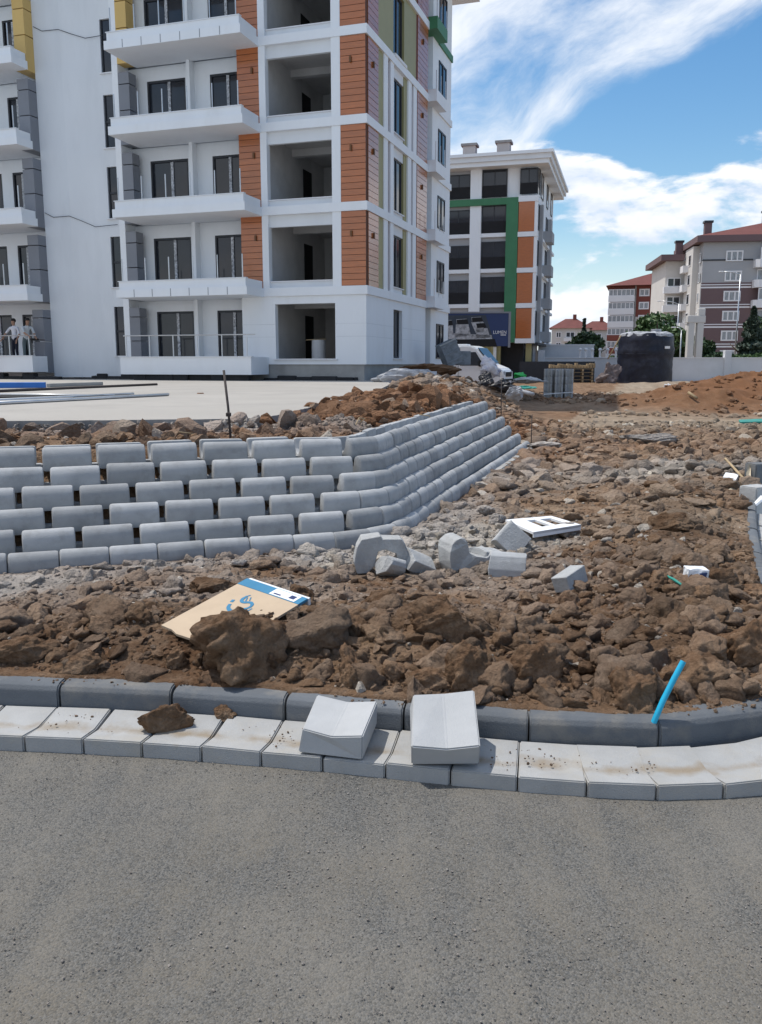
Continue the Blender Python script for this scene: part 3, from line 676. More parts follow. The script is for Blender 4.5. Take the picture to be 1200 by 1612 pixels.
# ------------------------------------------------------------------ kerb and gutter
def build_kerb():
    prof = [(0, .062), (.13, .046), (.295, .068), (.295, -.05), (0, -.05)]
    me = MB().prism(prof, 'x', -.1205, .1205).mesh('gutter_slab', .005, 2); me.materials.append(M['gutter'])
    root = empty('gutter', (0, 0, 0), 0, 'curved line of pale grey concrete gutter slabs along the road', 'gutter'); struct(root); del root['category']
    for i, (p, a) in enumerate(resample(GUT, .2475, .055)):
        if p.y > 8.5: break
        o = obj('gutter_slab', me, None, root, (p.x, p.y, random.uniform(-.004, .004)), (random.uniform(-.012, .012), random.uniform(-.012, .012), a + random.uniform(-.012, .012)))
    K = [p + Vector((-d.y, d.x)).normalized() * (GUTD + .004) for p, d in zip(GUT, [b - a for a, b in zip(GUT, GUT[1:])] + [GUT[-1] - GUT[-2]])]
    kp = [(0, -.06), (0, .122), (.006, .144), (.024, .157), (.05, .162), (.125, .162), (.125, -.06)]
    root = empty('kerb', (0, 0, 0), 0, 'row of dark grey concrete kerb stones behind the gutter', 'kerb'); struct(root); del root['category']
    # straight stones of half a metre; the joints follow the photograph
    L = [0.]
    for a, b in zip(K, K[1:]): L.append(L[-1] + (b - a).length)
    def pos(s):
        for i in range(len(K) - 1):
            if L[i + 1] >= s: return K[i].lerp(K[i + 1], (s - L[i]) / (L[i + 1] - L[i]))
        return K[-1]
    def s_of_x(x):
        best = min(range(len(K)), key=lambda i: abs(K[i].x - x) + (99 if K[i].y > 3.6 and x < 1.5 else 0)); return L[best]
    s = 0.; cuts = [s]
    start = None
    # joint near px 88,y1100 -> x about -1.38
    sj = min(np.linspace(0, 4, 800), key=lambda s_: abs(pos(s_).x + 1.405))
    s = sj - 2 * .512
    cache = {}
    while s < L[-1] - .6:
        ln = .505 if s < sj + 3.2 else .40 if s < sj + 4.6 else .505
        a, b = pos(s), pos(s + ln)
        if a.y > 12.5: break
        w = round((b - a).length - .008, 2)
        if w not in cache:
            mm = MB().prism(kp, 'x', -w / 2, w / 2).mesh('kerb_stone', .006, 2, True); mm.materials.append(M['kerb'])
            mm.set_sharp_from_angle(angle=R(50)) if hasattr(mm, 'set_sharp_from_angle') else None
            cache[w] = mm
        d = b - a; c = (a + b) / 2
        obj('kerb_stone', cache[w], None, root, (c.x, c.y, random.uniform(-.004, .003)), (random.uniform(-.01, .01), 0, math.atan2(d.y, d.x)))
        s += ln + .004
build_kerb()

# two loose gutter slabs dropped on the line
lp = [(-.127, .104), (.005, .086), (.127, .104), (.127, 0), (-.127, 0)]
def loose_slab(loc, rot, label, chip):
    mb = MB().prism(lp, 'y', -.14, .14); me = mb.mesh('loose_slab', .005, 2); me.materials.append(M['gutclean'])
    bm = bmesh.new(); bm.from_mesh(me)
    for v in bm.verts:
        if (v.co - Vector(chip)).length < .03: v.co += (Vector((0, 0, .03)) - v.co) * .10
    bm.to_mesh(me); bm.free()
    o = obj('loose_gutter_slab', me, None, None, loc, rot); return tag(o, label, 'concrete slab', 'loose slabs left on the gutter')
loose_slab((-.168, 3.225, .078), (R(6), R(2), R(-11)), 'loose pale concrete gutter slab lying skewed on the gutter, the left one', (-.135, -.125, .098))
loose_slab((.242, 3.135, .128), (R(25), R(-1), R(-1)), 'loose pale concrete gutter slab propped square against the kerb, the right one', (-.135, .125, .098))

one_clod('earth_clod', 254, 1137, 3.38, .088, 41, 'lump of earth fallen on the gutter slabs at the left', (1.1, .85, .8), .45, group='earth lumps fallen on the gutter')
one_clod('earth_clod', 355, 1122, 3.47, .052, 42, 'small earth lump against the kerb face at the left', (1., .8, 1.), .55, group='earth lumps fallen on the gutter')
one_clod('earth_clod', 306, 1143, 3.42, .030, 43, 'pebble-sized grey clod over a gutter joint', (1., .8, .9), .3, .5, group='earth lumps fallen on the gutter')
one_clod('earth_clod', 373, 1145, 3.44, .030, 44, 'pebble-sized clod below the small earth lump', (1., .8, 1.1), .35, .2, group='earth lumps fallen on the gutter')

# ------------------------------------------------------------------ block retaining wall
BP = [(.014, 0), (.003, .045), (0, .09), (.006, .135), (.022, .170), (.046, .190), (.072, .196), (.094, .186), (.105, .160),
      (.112, .105), (.140, .068), (.195, .055), (.250, .068), (.278, .105), (.284, .165), (.292, .190), (.350, .193), (.362, .182), (.368, .10), (.368, 0)]
def block_mesh(w, prof=BP, inset=.011):
    n = len(prof); cy = sum(p[0] for p in prof) / n; vs = []; rings = []
    for x, ins in ((-w / 2, inset * 1.5), (-w / 2 + inset * .6, inset * .45), (-w / 2 + inset * 2, 0), (w / 2 - inset * 2, 0), (w / 2 - inset * .6, inset * .45), (w / 2, inset * 1.5)):
        for i, p in enumerate(prof):
            a, b = prof[i - 1], prof[(i + 1) % n]; t = Vector((b[0] - a[0], b[1] - a[1])).normalized(); nn = Vector((t.y, -t.x))
            q = Vector(p) + nn * ins
            vs.append((x, q.x, q.y))
    fs = []
    for r in range(5):
        for i in range(n):
            j = (i + 1) % n; fs.append((r * n + i, r * n + j, (r + 1) * n + j, (r + 1) * n + i))
    fs += [tuple(range(n - 1, -1, -1)), tuple(5 * n + i for i in range(n))]
    mb = MB(); mb.v = vs; mb.f = fs; me = mb.mesh('wall_block', smooth=True)
    me.set_sharp_from_angle(angle=R(40)); return me
BM = {w: block_mesh(w) for w in (.345, .362, .386)}
for m_ in BM.values(): m_.materials.append(M['block'])
def build_wall():
    root = empty('retaining_wall', (PC.x, PC.y, 0), 0, 'stepped retaining wall of grey rounded concrete planter blocks', 'retaining wall')
    for k in range(6):
        L0, ARC, L1, f = wall_path(k); z = -.05 + .145 * k; s = .0
        total = L0 + ARC + L1
        if k == 0: s = .12
        else: s = .02 + (.22 if k % 2 else 0.) + (.16 if k == 5 else 0)
        while s < total - .1:
            left = s < L0 + .12 - .05 * k and k > 0
            w = .386 if left else .362 if k == 0 else .345
            p, a = f(s); p = p - PC
            obj('wall_block', BM[w], None, root, (p.x, p.y, z + random.uniform(-.007, .005)), (random.uniform(-.025, .025), random.uniform(-.012, .012), a + random.uniform(-.032, .032)))
            step = .438 if left else .366
            if not left and L0 - .4 < s < L0 + ARC + .3: step = .355 if k < 3 else .34
            s += step
    # concrete footing showing along the far half of the side wing
    L0, ARC, L1, f = wall_path(-.7); mb = MB()
    a, th = f(L0 + ARC + L1 * .42); b, _ = f(L0 + ARC + L1 + .05); d = (b - a).normalized(); n = Vector((-d.y, d.x)) * .25
    q = [a - PC, b - PC, b - PC + n, a - PC + n]
    mb.hexa([(v.x, v.y, -.12) for v in q] + [(v.x, v.y, .06) for v in q]); obj('footing', mb.mesh('footing', .015, 2), M['conc'], root)
build_wall()

# ------------------------------------------------------------------ terrace slab
def build_slab():
    mb = MB(); n = len(SLAB)
    pts = []
    for i in range(n):                    # ragged front edge
        a, b = Vector(SLAB[i]), Vector(SLAB[(i + 1) % n]); m_ = 24 if i < 6 else 1
        for j in range(m_):
            p = a.lerp(b, j / m_)
            if i < 6: p = p + Vector((random.uniform(-.02, .02), random.uniform(-.03, .03)))
            pts.append((p.x, p.y))
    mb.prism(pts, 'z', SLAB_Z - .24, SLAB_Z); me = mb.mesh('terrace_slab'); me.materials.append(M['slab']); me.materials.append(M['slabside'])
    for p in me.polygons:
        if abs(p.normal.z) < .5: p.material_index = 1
    struct(obj('terrace_slab', me), 'pale concrete terrace slab in front of the new building')
    # crumbled concrete lip left along the edge
    s = Scatter(); rg = np.random.RandomState(9); t = rg.uniform(0, 1, 650)
    X = -4.6 + t * 3.2; Y = 9.45 + (X + 4.2) * .155 - np.abs(rg.normal(0, .07, 650)) + .02; S = sizes(650, .012, .06, 9, 2.2)
    Zs = SLAB_Z - .10 - np.abs(rg.normal(0, .05, 650)) + .07 * (rg.uniform(size=650) < .25)
    s.put(2, X, Y, Zs, S, np.stack([np.full(650, .9), np.zeros(650), np.zeros(650), rg.uniform(.0, .7, 650)], -1), 9)
    s.build('concrete_crumbs', M['soil'], 'crumbled grey concrete along the terrace edge', 'rubble')
build_slab()

# ------------------------------------------------------------------ new apartment building (local x to the right along the front, y into the building)
BA = R(-18)
BC = at(577, 573.7, 32.3)
ZB = [4.07 + 2.945 * k for k in range(5)]          # undersides of the floor bands
B1 = empty('apartment_building', (BC.x, BC.y, 0), BA, 'large white apartment block under construction with orange cladding and balconies', 'building')
def P(name, mb, m_, parent=None, bevel=0.):
    return obj(name, mb.mesh(name, bevel) if isinstance(mb, MB) else mb, M[m_] if isinstance(m_, str) else m_, parent or B1)
def B(*a): return MB().box(*a)
def PM(name, mb, m_, parent=None):       # one part for each separate box of a builder
    for i in range(0, len(mb.v), 8): P(name, MB().hexa(mb.v[i:i + 8]), m_, parent)

def new_building():
    ROOF = 18.75; DEP = 12.75; LEFT = -21.5
    # plinth and ground floor
    P('plinth', B(-5.05, -.10, .06, 6, .2, 1.53).box(-.35, -.10, 6, DEP, .2, 1.53), 'conc')
    mb = MB()
    for x0, x1, z0, z1 in ((-1.22, -.0, 1.53, 4.07), (-5.05, -3.66, 1.53, 4.07), (-3.66, -1.22, 1.53, 1.74), (-3.66, -1.22, 3.78, 4.07)): mb.box(x0, x1, 0, .25, z0, z1)
    mb.box(-.25, 0, .25, 3.4, 1.53, 4.07).box(-.25, 0, 4.62, 8.34, 1.53, 4.07).box(-.25, 0, 3.4, 4.62, 1.53, 1.78).box(-.25, 0, 3.4, 4.62, 3.72, 4.07)
    P('ground_floor_wall', mb, 'white')
    for z in (2.55, 3.02):                # panel joints
        PM('wall_joint', B(-1.20, .004, -.004, .01, z, z + .025).box(-5.05, -3.68, -.004, .01, z, z + .025).box(-.01, .004, .0, 3.38, z, z + .025).box(-.01, .004, 4.64, 8.3, z, z + .025), 'whiteB')
    P('window_sill', B(-3.74, -1.14, -.08, .2, 1.70, 1.745), 'trim')
    # core behind everything
    P('core_wall', B(LEFT, -5.05, 1.3, DEP, .3, ROOF).box(-5.05, -1.3, 6.2, DEP, .3, ROOF), 'white')
    def window(x, y0, y1, z0, z1, tape=True):      # on the side wall, facing +x
        f = P('window', B(x - .04, x + .02, y0, y0 + .07, z0, z1).box(x - .04, x + .02, y1 - .07, y1, z0, z1).box(x - .04, x + .02, y0, y1, z1 - .07, z1).box(x - .04, x + .02, y0, y1, z0, z0 + .07).box(x - .04, x + .025, (y0 + y1) / 2 - .05, (y0 + y1) / 2 + .05, z0, z1), 'frame')
        for a, b in ((y0 + .07, (y0 + y1) / 2 - .05), ((y0 + y1) / 2 + .05, y1 - .07)): P('pane', B(x - .03, x - .01, a, b, z0 + .07, z1 - .07), 'glass', f)
        return f
    window(-.16, 3.4, 4.62, 1.78, 3.72)
    P('window_sill', B(-.2, .06, 3.34, 4.68, 1.73, 1.775), 'trim')
    # floor bands
    for k, zb in enumerate(ZB):
        P('floor_band', B(-5.06, .07, -.07, .2, zb, zb + .31).box(-.2, .07, .2, 8.36, zb, zb + .31), 'white')
    # interior rooms behind the large openings
    lv = [1.45] + [z + .31 for z in ZB]
    for k in range(6):
        z0 = lv[k]; z1 = (ZB[k] if k < 5 else ROOF)
        r = P('room', B(-4.0, -.3, .25, 6.1, z0 - .2, z0).box(-4.0, -.3, .25, 6.1, z1 - .02, z1 + .2).box(-4.15, -4.0, .25, 6.1, z0, z1).box(-.3, -.27, .26, 6.1, z0, z1).box(-4.0, -.3, 6.0, 6.15, z0, z1), 'room')
        P('beam', B(-4.0, -.3, 2.6, 2.9, z1 - .30, z1 - .025), 'room', r)
        P('doorway', B(-4.004, -3.985, 3.7, 4.6, z0 + .01, z0 + 2.1), 'dark', r)
    # upper floors of the corner bay
    for k, zb in enumerate(ZB):
        f0 = zb + .31; f1 = ZB[k + 1] if k < 4 else ROOF
        PM('pier', B(-1.29, -.95, -.03, .25, f0, f1).box(-4.12, -3.86, -.03, .25, f0, f1), 'white')
        PM('spandrel', B(-3.86, -1.29, .10, .25, f0, f0 + .22).box(-3.86, -1.29, .10, .25, f1 - .42, f1), 'whiteB')
        P('window_sill', B(-3.86, -1.29, .05, .28, f0 + .22, f0 + .255), 'trim')
        n = 12
        def strip(name, boxf, a0, a1, lamp):
            back = P('cladding', boxf(a0, a1, f0, f1, .0), 'plankb')
            h = (f1 - f0) / n; ph = .5 if k < 4 else 0
            for i in range(n):
                za, zc = f0 + i * h + .009, f0 + (i + 1) * h - .009
                P('plank', boxf(a0 + .004, a1 - .004, za, zc, .022), 'plank', back)
            P('wall_lamp', boxf(lamp - .035, lamp + .035, f0 + (f1 - f0) * .66, f0 + (f1 - f0) * .66 + .20, .09), 'bronze')
        fr = lambda a, b, z0, z1, pr: B(a, b, -.0 - pr, .22 - pr, z0, z1)
        rt = lambda a, b, z0, z1, pr: B(-.20 + pr, .0 + pr, a, b, z0, z1)
        strip('front', fr, -.95, .0 - .0, -.55)
        strip('front', fr, -5.0, -4.12, -4.38)
        strip('side', rt, .23, 1.40, .75)
        strip('side', rt, 6.68, 8.34, 7.45)
        if k < 3:
            PM('olive_panel', B(-.2, -.02, 1.40, 2.05, f0, f1).box(-.2, -.04, 4.86, 5.28, f0, f1), 'olive')
            PM('maroon_strip', B(-.2, -.06, 2.54, 2.86, f0, f1).box(-.2, -.06, 5.76, 6.04, f0, f1).box(-.2, -.02, 6.56, 6.68, f0, f1), 'maroon')
            PM('mullion_pier', B(-.2, .03, 2.05, 2.54, f0, f1).box(-.2, .03, 2.86, 3.28, f0, f1).box(-.2, .03, 5.28, 5.76, f0, f1).box(-.2, .03, 6.04, 6.56, f0, f1), 'white')
            PM('spandrel', B(-.2, -.07, 3.28, 4.86, f0, f0 + .22).box(-.2, -.07, 3.28, 4.86, f1 - .36, f1), 'whiteB')
            window(-.13, 3.36, 4.80, f0 + .22, f1 - .36)
            P('window_sill', B(-.2, .02, 3.30, 4.84, f0 + .2, f0 + .235), 'trim')
        else:
            PM('olive_panel', B(-.2, -.02, 1.40, 3.36, f0, f1).box(-.2, -.02, 4.80, 6.56, f0, f1).box(-.2, -.02, 3.36, 4.80, f0, f0 + .1).box(-.2, -.02, 3.36, 4.80, f1 - .2, f1), 'olive')
            PM('maroon_strip', B(-.2, -.01, 6.56, 6.68, f0, f1), 'maroon')
            window(-.13, 3.36, 4.80, f0 + .1, f1 - .2)
            P('window_sill', B(-.2, .10, 3.30, 4.86, f0 - .02, f0 + .095), 'trim')
    # rear projecting bay with corner balconies on the side
    P('side_bay', B(-1.3, .0, 9.26, DEP, 1.53, ROOF), 'white'); P('slot_wall', B(-1.3, -.25, 8.20, 8.34, 1.53, ROOF), 'white')
    for k in range(-1, 5):
        zb = ZB[k] if k >= 0 else None; f0 = (ZB[k] + .31) if k >= 0 else 1.53
        window(.02, 10.3, 11.68, f0 + .55 if k >= 0 else 1.80, f0 + 2.0 if k >= 0 else 3.45)
        if k >= 0:
            m_ = 'green' if k == 4 else 'white'
            bal = P('side_balcony', B(-1.2, .42, 8.37, 10.2, zb + .02, zb + .30).box(.34, .42, 8.37, 10.2, zb + .30, zb + .52).box(-.2, .34, 8.37, 8.45, zb + .30, zb + .52), m_)
            for y in (8.45, 9.3, 10.1): P('railing_post', MB().cyl(.38, y, zb + .48, zb + 1.3, .02, 6), 'steel', bal)
            P('floor_band', B(-.2, .07, 10.2, DEP + .05, zb, zb + .30), m_)
    # cornice and roof
    P('cornice', B(LEFT - .5, 1.15, -1.9, DEP + .9, ROOF, ROOF + .35), 'white'); P('roof_slab', B(LEFT, .7, -1.2, DEP + .4, ROOF + .35, ROOF + .7), 'roof')
    # front balconies: right and left
    def balcony(x0, x1, zb, parapet_top, zlow, ground=False, pil=False):
        yb = -.605 if pil else .0; xb = -14.33 if pil else x1; ys = -.605 if pil else .55
        if ground:
            b = P('balcony', B(x0, x1, -1.5, -1.38, zlow, parapet_top).box(x1 - .12, x1, -1.38, yb, zlow, parapet_top).box(x0, x0 + .12, -1.38, 0, zlow, parapet_top).box(x0 + .12, x1 - .12, -1.38, ys, zlow, zlow + .35).box(x0 + .12, xb - .12, ys - .001, .55, zlow, zlow + .35), 'white')
            P('coping', B(x0 - .03, x1 + .03, -1.54, -1.34, parapet_top, parapet_top + .03), 'whiteB', b)
        else:
            b = P('balcony', B(x0, x1, -1.50, ys, zlow, zlow + .30).box(x0, xb, ys - .001, .55, zlow, zlow + .299).box(x0 + .08, x1 - .08, -1.42, -1.30, zlow + .30, parapet_top).box(x1 - .20, x1 - .08, -1.30, yb, zlow + .30, parapet_top).box(x0 + .08, x0 + .20, -1.30, .0, zlow + .30, parapet_top), 'white')
            P('coping', B(x0 + .05, x1 - .05, -1.45, -1.27, parapet_top, parapet_top + .03), 'whiteB', b)
        n = max(3, int((x1 - x0) / .95)); top = parapet_top + (.86 if not ground else .82)
        for i in range(n + 1):
            x = x0 + .22 + (x1 - x0 - .44) * i / n
            P('railing_post', MB().cyl(x, -1.36, parapet_top + .02, top, .022, 6), 'steel', b)
        if ground: P('handrail', MB().tube([(x0 + .1, -1.36, top), (x1 + .12, -1.36, top)], .022, 6), 'steel', b)
        return b
    def joints(b, x0, x1, zlow, ztop):
        for i in range(1, 7):
            x = x0 + (x1 - x0) * i / 7; P('panel_joint', B(x - .012, x + .012, -1.506, -1.495, zlow + .01, zlow + .29), 'greyclad', b)
    def door(x0, x1, z0, z1, y=.72, extra=True):
        f = P('balcony_door', B(x0, x0 + .07, y - .06, y + .05, z0, z1).box(x1 - .07, x1, y - .06, y + .05, z0, z1).box(x0 + .07, x1 - .07, y - .06, y + .05, z1 - .08, z1), 'frame')
        c = x0 + (x1 - x0) * .56
        P('taped_mullion', B(c - .055, c + .055, y - .05, y + .05, z0, z1 - .08), 'tape', f)
        for a, b in ((x0 + .07, c - .055), (c + .055, x1 - .07)): P('pane', B(a, b, y, y + .02, z0, z1 - .08), 'glass', f)
    tops = [1.80] + [z + .57 for z in ZB]
    for k in range(-1, 5):
        f0 = 1.50 if k < 0 else ZB[k] + .30; f1 = ZB[k + 1] if k < 4 else ROOF
        # recess back wall with two doors on the right part
        for side, xa, xb, doors in ((0, -10.1, -5.0, ((-9.28, -7.58), (-6.52, -5.2))), (1, LEFT, -14.2, ((-15.95, -15.1), (-18.1, -16.5), (-20.6, -19.2)))):
            zt = f0 + 2.14; mb = MB(); xs = sorted([d for dd in doors for d in dd]); e = [xa] + xs + [xb]
            for i in range(0, len(e), 2): mb.box(e[i], e[i + 1], .72 if not (side == 0 and i == 4) else .72, 1.3, f0, f1)
            for d in doors: mb.box(d[0], d[1], .72, 1.3, zt, f1)
            for d in doors: mb.box(d[0], d[1], 1.0, 1.3, f0, zt)
            P('recess_wall', mb, 'white')
            for d in doors: door(d[0], d[1], f0, zt, .80)
        P('side_pier', B(-7.32, -7.18, .35, .72, f0, f1), 'white')
        # column between balcony and stair wall
        clad = 'yellow' if k >= 3 else 'greyclad'
        col = P('column', B(-10.36, -10.1, -.0, .72, f0 - .3, f1), 'white')
        for z0, z1 in ((f0 - .3, f0 + .95), (f0 + .97, f0 + 1.9), (f0 + 1.92, f1 - .3)): P('column_cladding', B(-10.1, -9.62, -.0, .5, z0 + .008, z1 - .008), clad, col)
        # left pilaster
        for z0, z1 in ((f0 - .32, f0 + .95), (f0 + .97, f0 + 1.9), (f0 + 1.92, f1 - .32)):
            P('pilaster_cladding', B(-14.32, -13.8, -.6, .72, z0 + .008, z1 - .008), clad)
        if k < 0:
            balcony(-9.6, -3.98, None, 1.80, 1.15, True); balcony(-21, -13.72, None, 1.86, 1.22, True, True)
        else:
            bb = balcony(-9.62, -4.08, None, ZB[k] + .57, ZB[k] - .02); (joints(bb, -9.62, -4.08, ZB[k] - .02, 0) if k in (0, 3) else None); balcony(-21, -13.75, None, ZB[k] + .57, ZB[k] - .02, False, True)
    # stair wall in two planes with tall windows
    for x0, x1, y0, y1 in ((-12.75, -10.36, .30, .30),): pass
    mb = MB(); zs = 1.0
    wx0, wx1 = -11.02, -10.50
    wins = [(1.88, 3.85), (4.62, 6.60), (7.30, 9.27), (9.98, 11.95), (12.75, 14.70), (15.5, 17.4)]
    mb.hexa([(-12.75, .12, zs), (wx0, .30, zs), (wx0, 1.3, zs), (-12.75, 1.3, zs), (-12.75, .12, ROOF), (wx0, .30, ROOF), (wx0, 1.3, ROOF), (-12.75, 1.3, ROOF)])
    mb.hexa([(-13.8, -.12, zs), (-12.75, .12, zs), (-12.75, 1.3, zs), (-13.8, 1.3, zs), (-13.8, -.12, ROOF), (-12.75, .12, ROOF), (-12.75, 1.3, ROOF), (-13.8, 1.3, ROOF)])
    mb.box(wx1, -10.36, .30, 1.3, zs, ROOF); z = zs
    for a, b in wins + [(ROOF, ROOF)]:
        mb.box(wx0, wx1, .30, 1.3, z, a); z = b
    P('stair_wall', mb, 'whiteB')
    for a, b in wins:
        f = P('stair_window', B(wx0, wx0 + .06, .36, .45, a, b).box(wx1 - .06, wx1, .36, .45, a, b).box(wx0, wx1, .36, .45, (a + b) / 2 - .04, (a + b) / 2 + .04), 'frame'); P('pane', B(wx0 + .06, wx1 - .06, .40, .42, a, b), 'glass', f)
        P('window_sill', B(wx0 - .06, wx1 + .06, .22, .40, a - .04, a), 'trim')
    cab = [(-13.75, -.14, 14.6), (-13.4, -.07, 14.42), (-12.75, .08, 14.46), (-12.2, .12, 14.25), (-11.6, .18, 14.05), (-10.6, .24, 14.1)]
    P('loose_cable', MB().tube(cab, .012, 5), 'frame'); P('loose_cable', MB().tube([(x, y, z - 7.1 + (.1 if x < -12 else .05)) for x, y, z in cab], .012, 5), 'frame')
    # rough bitumen strip along the foot
    mb = MB(); x = -21.
    while x < -.4:
        w = random.uniform(.5, 1.3); z1 = 1.20 if (-9.6 < x < -4.2) else random.uniform(.98, 1.22)
        yy = (.02 if x > -5.0 else -1.30 if (x > -9.6 or x < -13.5) else .2); z1 = random.uniform(.98, 1.12) if x > -4.4 else z1
        mb.box(x, min(x + w, -.35), yy - random.uniform(.0, .12), yy + .25, .7, z1); x += w
    [P('bitumen_strip', MB().hexa(mb.v[i:i + 8]).mesh('bitumen_strip', .03), 'bitumen') for i in range(0, len(mb.v), 8)]
new_building()

# things standing in and before the new building
def local(x, y, z): return B1.matrix_basis @ Vector((x, y, z)) if False else Matrix.Translation((BC.x, BC.y, 0)) @ Matrix.Rotation(BA, 4, 'Z') @ Vector((x, y, z))
p = local(-2.55, 1.6, 1.46)
dr = empty('plaster_drum', p, 0, 'pale round drum standing inside the ground-floor opening', 'drum')
obj('drum_body', MB().tube([(0, 0, 0), (0, 0, .3), (0, 0, .62), (0, 0, 1.02)], [.27, .275, .275, .27], 20).mesh('drum_body', smooth=False), M['bwall'], dr)
obj('board', MB().box(-.45, .35, -.12, .12, 1.03, 1.06).mesh('board'), M['wood'], dr, rot=(0, R(-3), .3))

def person(name, joints, bones, mats, loc, rz, label, hair):
    me = bpy.data.meshes.new(name); ids = {k: i for i, k in enumerate(joints)}
    me.from_pydata([joints[k][0] for k in joints], [(ids[a], ids[b]) for a, b, _ in bones], [])
    o = bpy.data.objects.new(name, me); COL.objects.link(o)
    md = o.modifiers.new('skin', 'SKIN'); md.branch_smoothing = .6; o.modifiers.new('sub', 'SUBSURF').levels = 2
    for i, k in enumerate(joints): me.skin_vertices[0].data[i].radius = joints[k][1]
    me.skin_vertices[0].data[0].use_root = True
    dg = bpy.context.evaluated_depsgraph_get(); dg.update(); new = bpy.data.meshes.new_from_object(o.evaluated_get(dg))
    o.modifiers.clear(); o.data = new; new.name = name
    for m_ in mats: new.materials.append(M[m_])
    segs = [(Vector(joints[a][0]), Vector(joints[b][0]), mi) for a, b, mi in bones]
    for p_ in new.polygons:
        c = p_.center; best = 9
        for a, b, mi in segs:
            t = max(0, min(1, (c - a).dot(b - a) / (b - a).length_squared)); d = (c - a.lerp(b, t)).length
            if d < best: best = d; p_.material_index = mi
        p_.use_smooth = True
    o.location = loc; o.rotation_euler = (0, 0, rz); tag(o, label, 'person', 'workers on the balcony')
    V, F = ico(3); V = V * np.array([.092, .105, .10]); V[:, 2] = np.maximum(V[:, 2], -.015 - .06 * (V[:, 1] > 0)); hp = Vector(joints['head'][0]) + Vector(hair)
    obj('hair', npmesh('hair', V + np.array(hp[:]), F), M['hair'], o)
    return o
def body(lean=0., la=None, ra=None):
    L = lambda x, y, z: (x, y - lean * max(0, z - .95), z)
    j = {'pelvis': (L(0, 0, .95), (.145, .105)), 'waist': (L(0, 0, 1.12), (.135, .10)), 'chest': (L(0, 0, 1.34), (.165, .115)), 'neck': (L(0, 0, 1.50), (.055, .055)), 'jaw': (L(0, -.03, 1.57), (.065, .07)), 'head': (L(0, -.02, 1.66), (.082, .095)), 'crown': (L(0, -.01, 1.73), (.06, .07))}
    b = [('pelvis', 'waist', 1), ('waist', 'chest', 1), ('chest', 'neck', 1), ('neck', 'jaw', 0), ('jaw', 'head', 0), ('head', 'crown', 0)]
    for s, n in ((-1, 'l'), (1, 'r')):
        arm = la if s < 0 else ra
        j['sh' + n] = (L(s * .19, 0, 1.42), (.065, .065)); j['el' + n] = (arm[0], (.045, .045)); j['wr' + n] = (arm[1], (.034, .03)); j['ha' + n] = (arm[2], (.042, .022)); 
        j['hip' + n] = (L(s * .09, 0, .90), (.09, .095)); j['kn' + n] = ((s * .10, -.02, .50), (.062, .065)); j['an' + n] = ((s * .11, .02, .09), (.042, .045)); j['toe' + n] = ((s * .12, -.14, .04), (.04, .03))
        b += [('chest', 'sh' + n, 1), ('sh' + n, 'el' + n, 1), ('el' + n, 'wr' + n, 0), ('wr' + n, 'ha' + n, 0), ('pelvis', 'hip' + n, 2), ('hip' + n, 'kn' + n, 2), ('kn' + n, 'an' + n, 2), ('an' + n, 'toe' + n, 3)]
        for q, dx in enumerate((-.028, -.01, .01, .028)):
            h = Vector(arm[2]); j['f%d%s' % (q, n)] = ((h.x + dx, h.y - .03, h.z - .085 + abs(dx) * .4), (.009, .009)); b.append(('ha' + n, 'f%d%s' % (q, n), 0))
        h = Vector(arm[1]); j['th' + n] = ((h.x - s * .05, h.y - .03, h.z - .07), (.011, .011)); b.append(('wr' + n, 'th' + n, 0))
    return j, b
p1 = local(-14.9, -1.05, 1.60)
j, b = body(0, ((-.42, -.05, 1.20), (-.52, -.14, 1.00), (-.56, -.2, .93)), ((.27, .02, 1.15), (.26, -.12, .93), (.26, -.16, .84)))
person('person', j, b, ['skin', 'shirt', 'navycloth', 'rubber'], p1, BA - R(8), 'person in white shirt and dark trousers with one hand out on the balcony rail', (0, .015, .035))
p2 = local(-14.34, -1.05, 1.60)
j, b = body(.35, ((-.2, -.35, 1.18), (-.14, -.58, 1.08), (-.13, -.66, 1.04)), ((.22, -.32, 1.15), (.16, -.56, 1.05), (.15, -.64, 1.01)))
person('person', j, b, ['skin', 'shirtb', 'greycloth', 'rubber'], p2, BA + R(62), 'person in pale shirt bending over a tool at the balcony end', (0, .0, .035))
tl = empty('hand_tool', local(-13.82, -1.15, 2.52), BA + R(40), 'dark power tool held by the bending person', 'tool')
obj('tool_body', MB().box(-.16, .14, -.04, .04, -.04, .05).mesh('tool_body', .012), M['rubber'], tl); obj('tool_handle', MB().box(-.14, -.08, -.03, .03, -.16, -.04).mesh('tool_handle', .01), M['rubber'], tl); obj('tool_bit', MB().tube([(.14, 0, 0), (.38, 0, -.01)], .015, 8), M['rust'], tl)

# ------------------------------------------------------------------ lengths of material on the terrace
def bar(name, a, b, r, m_, label, cat, sq=False, group='lengths of steel on the terrace'):
    a, b = Vector(a), Vector(b); d = (b - a)
    if sq:
        mb = MB().box(0, d.length, -r, r, -r * .8, r * .8); o = obj(name, mb.mesh(name, .01), M[m_], None, a, (0, -math.asin(d.z / d.length), math.atan2(d.y, d.x)))
    else:
        mb = MB().tube([(0, 0, 0), tuple(d * .5 + Vector((0, 0, .0))), tuple(d)], r, 8); o = obj(name, mb.mesh(name, smooth=True), M[m_], None, a)
    return tag(o, label, cat, group)
zt = SLAB_Z
bar('steel_beam', gd(-140, 607, zt + .08), gd(72, 606, zt + .08), .09, 'bluebeam', 'blue painted steel beam lying on the far side of the terrace', 'beam', True)
bar('timber_plank', gd(76, 606.5, zt + .05), gd(160, 603.5, zt + .05), .06, 'conc', 'grey plank lying beyond the end of the blue beam', 'plank', True)
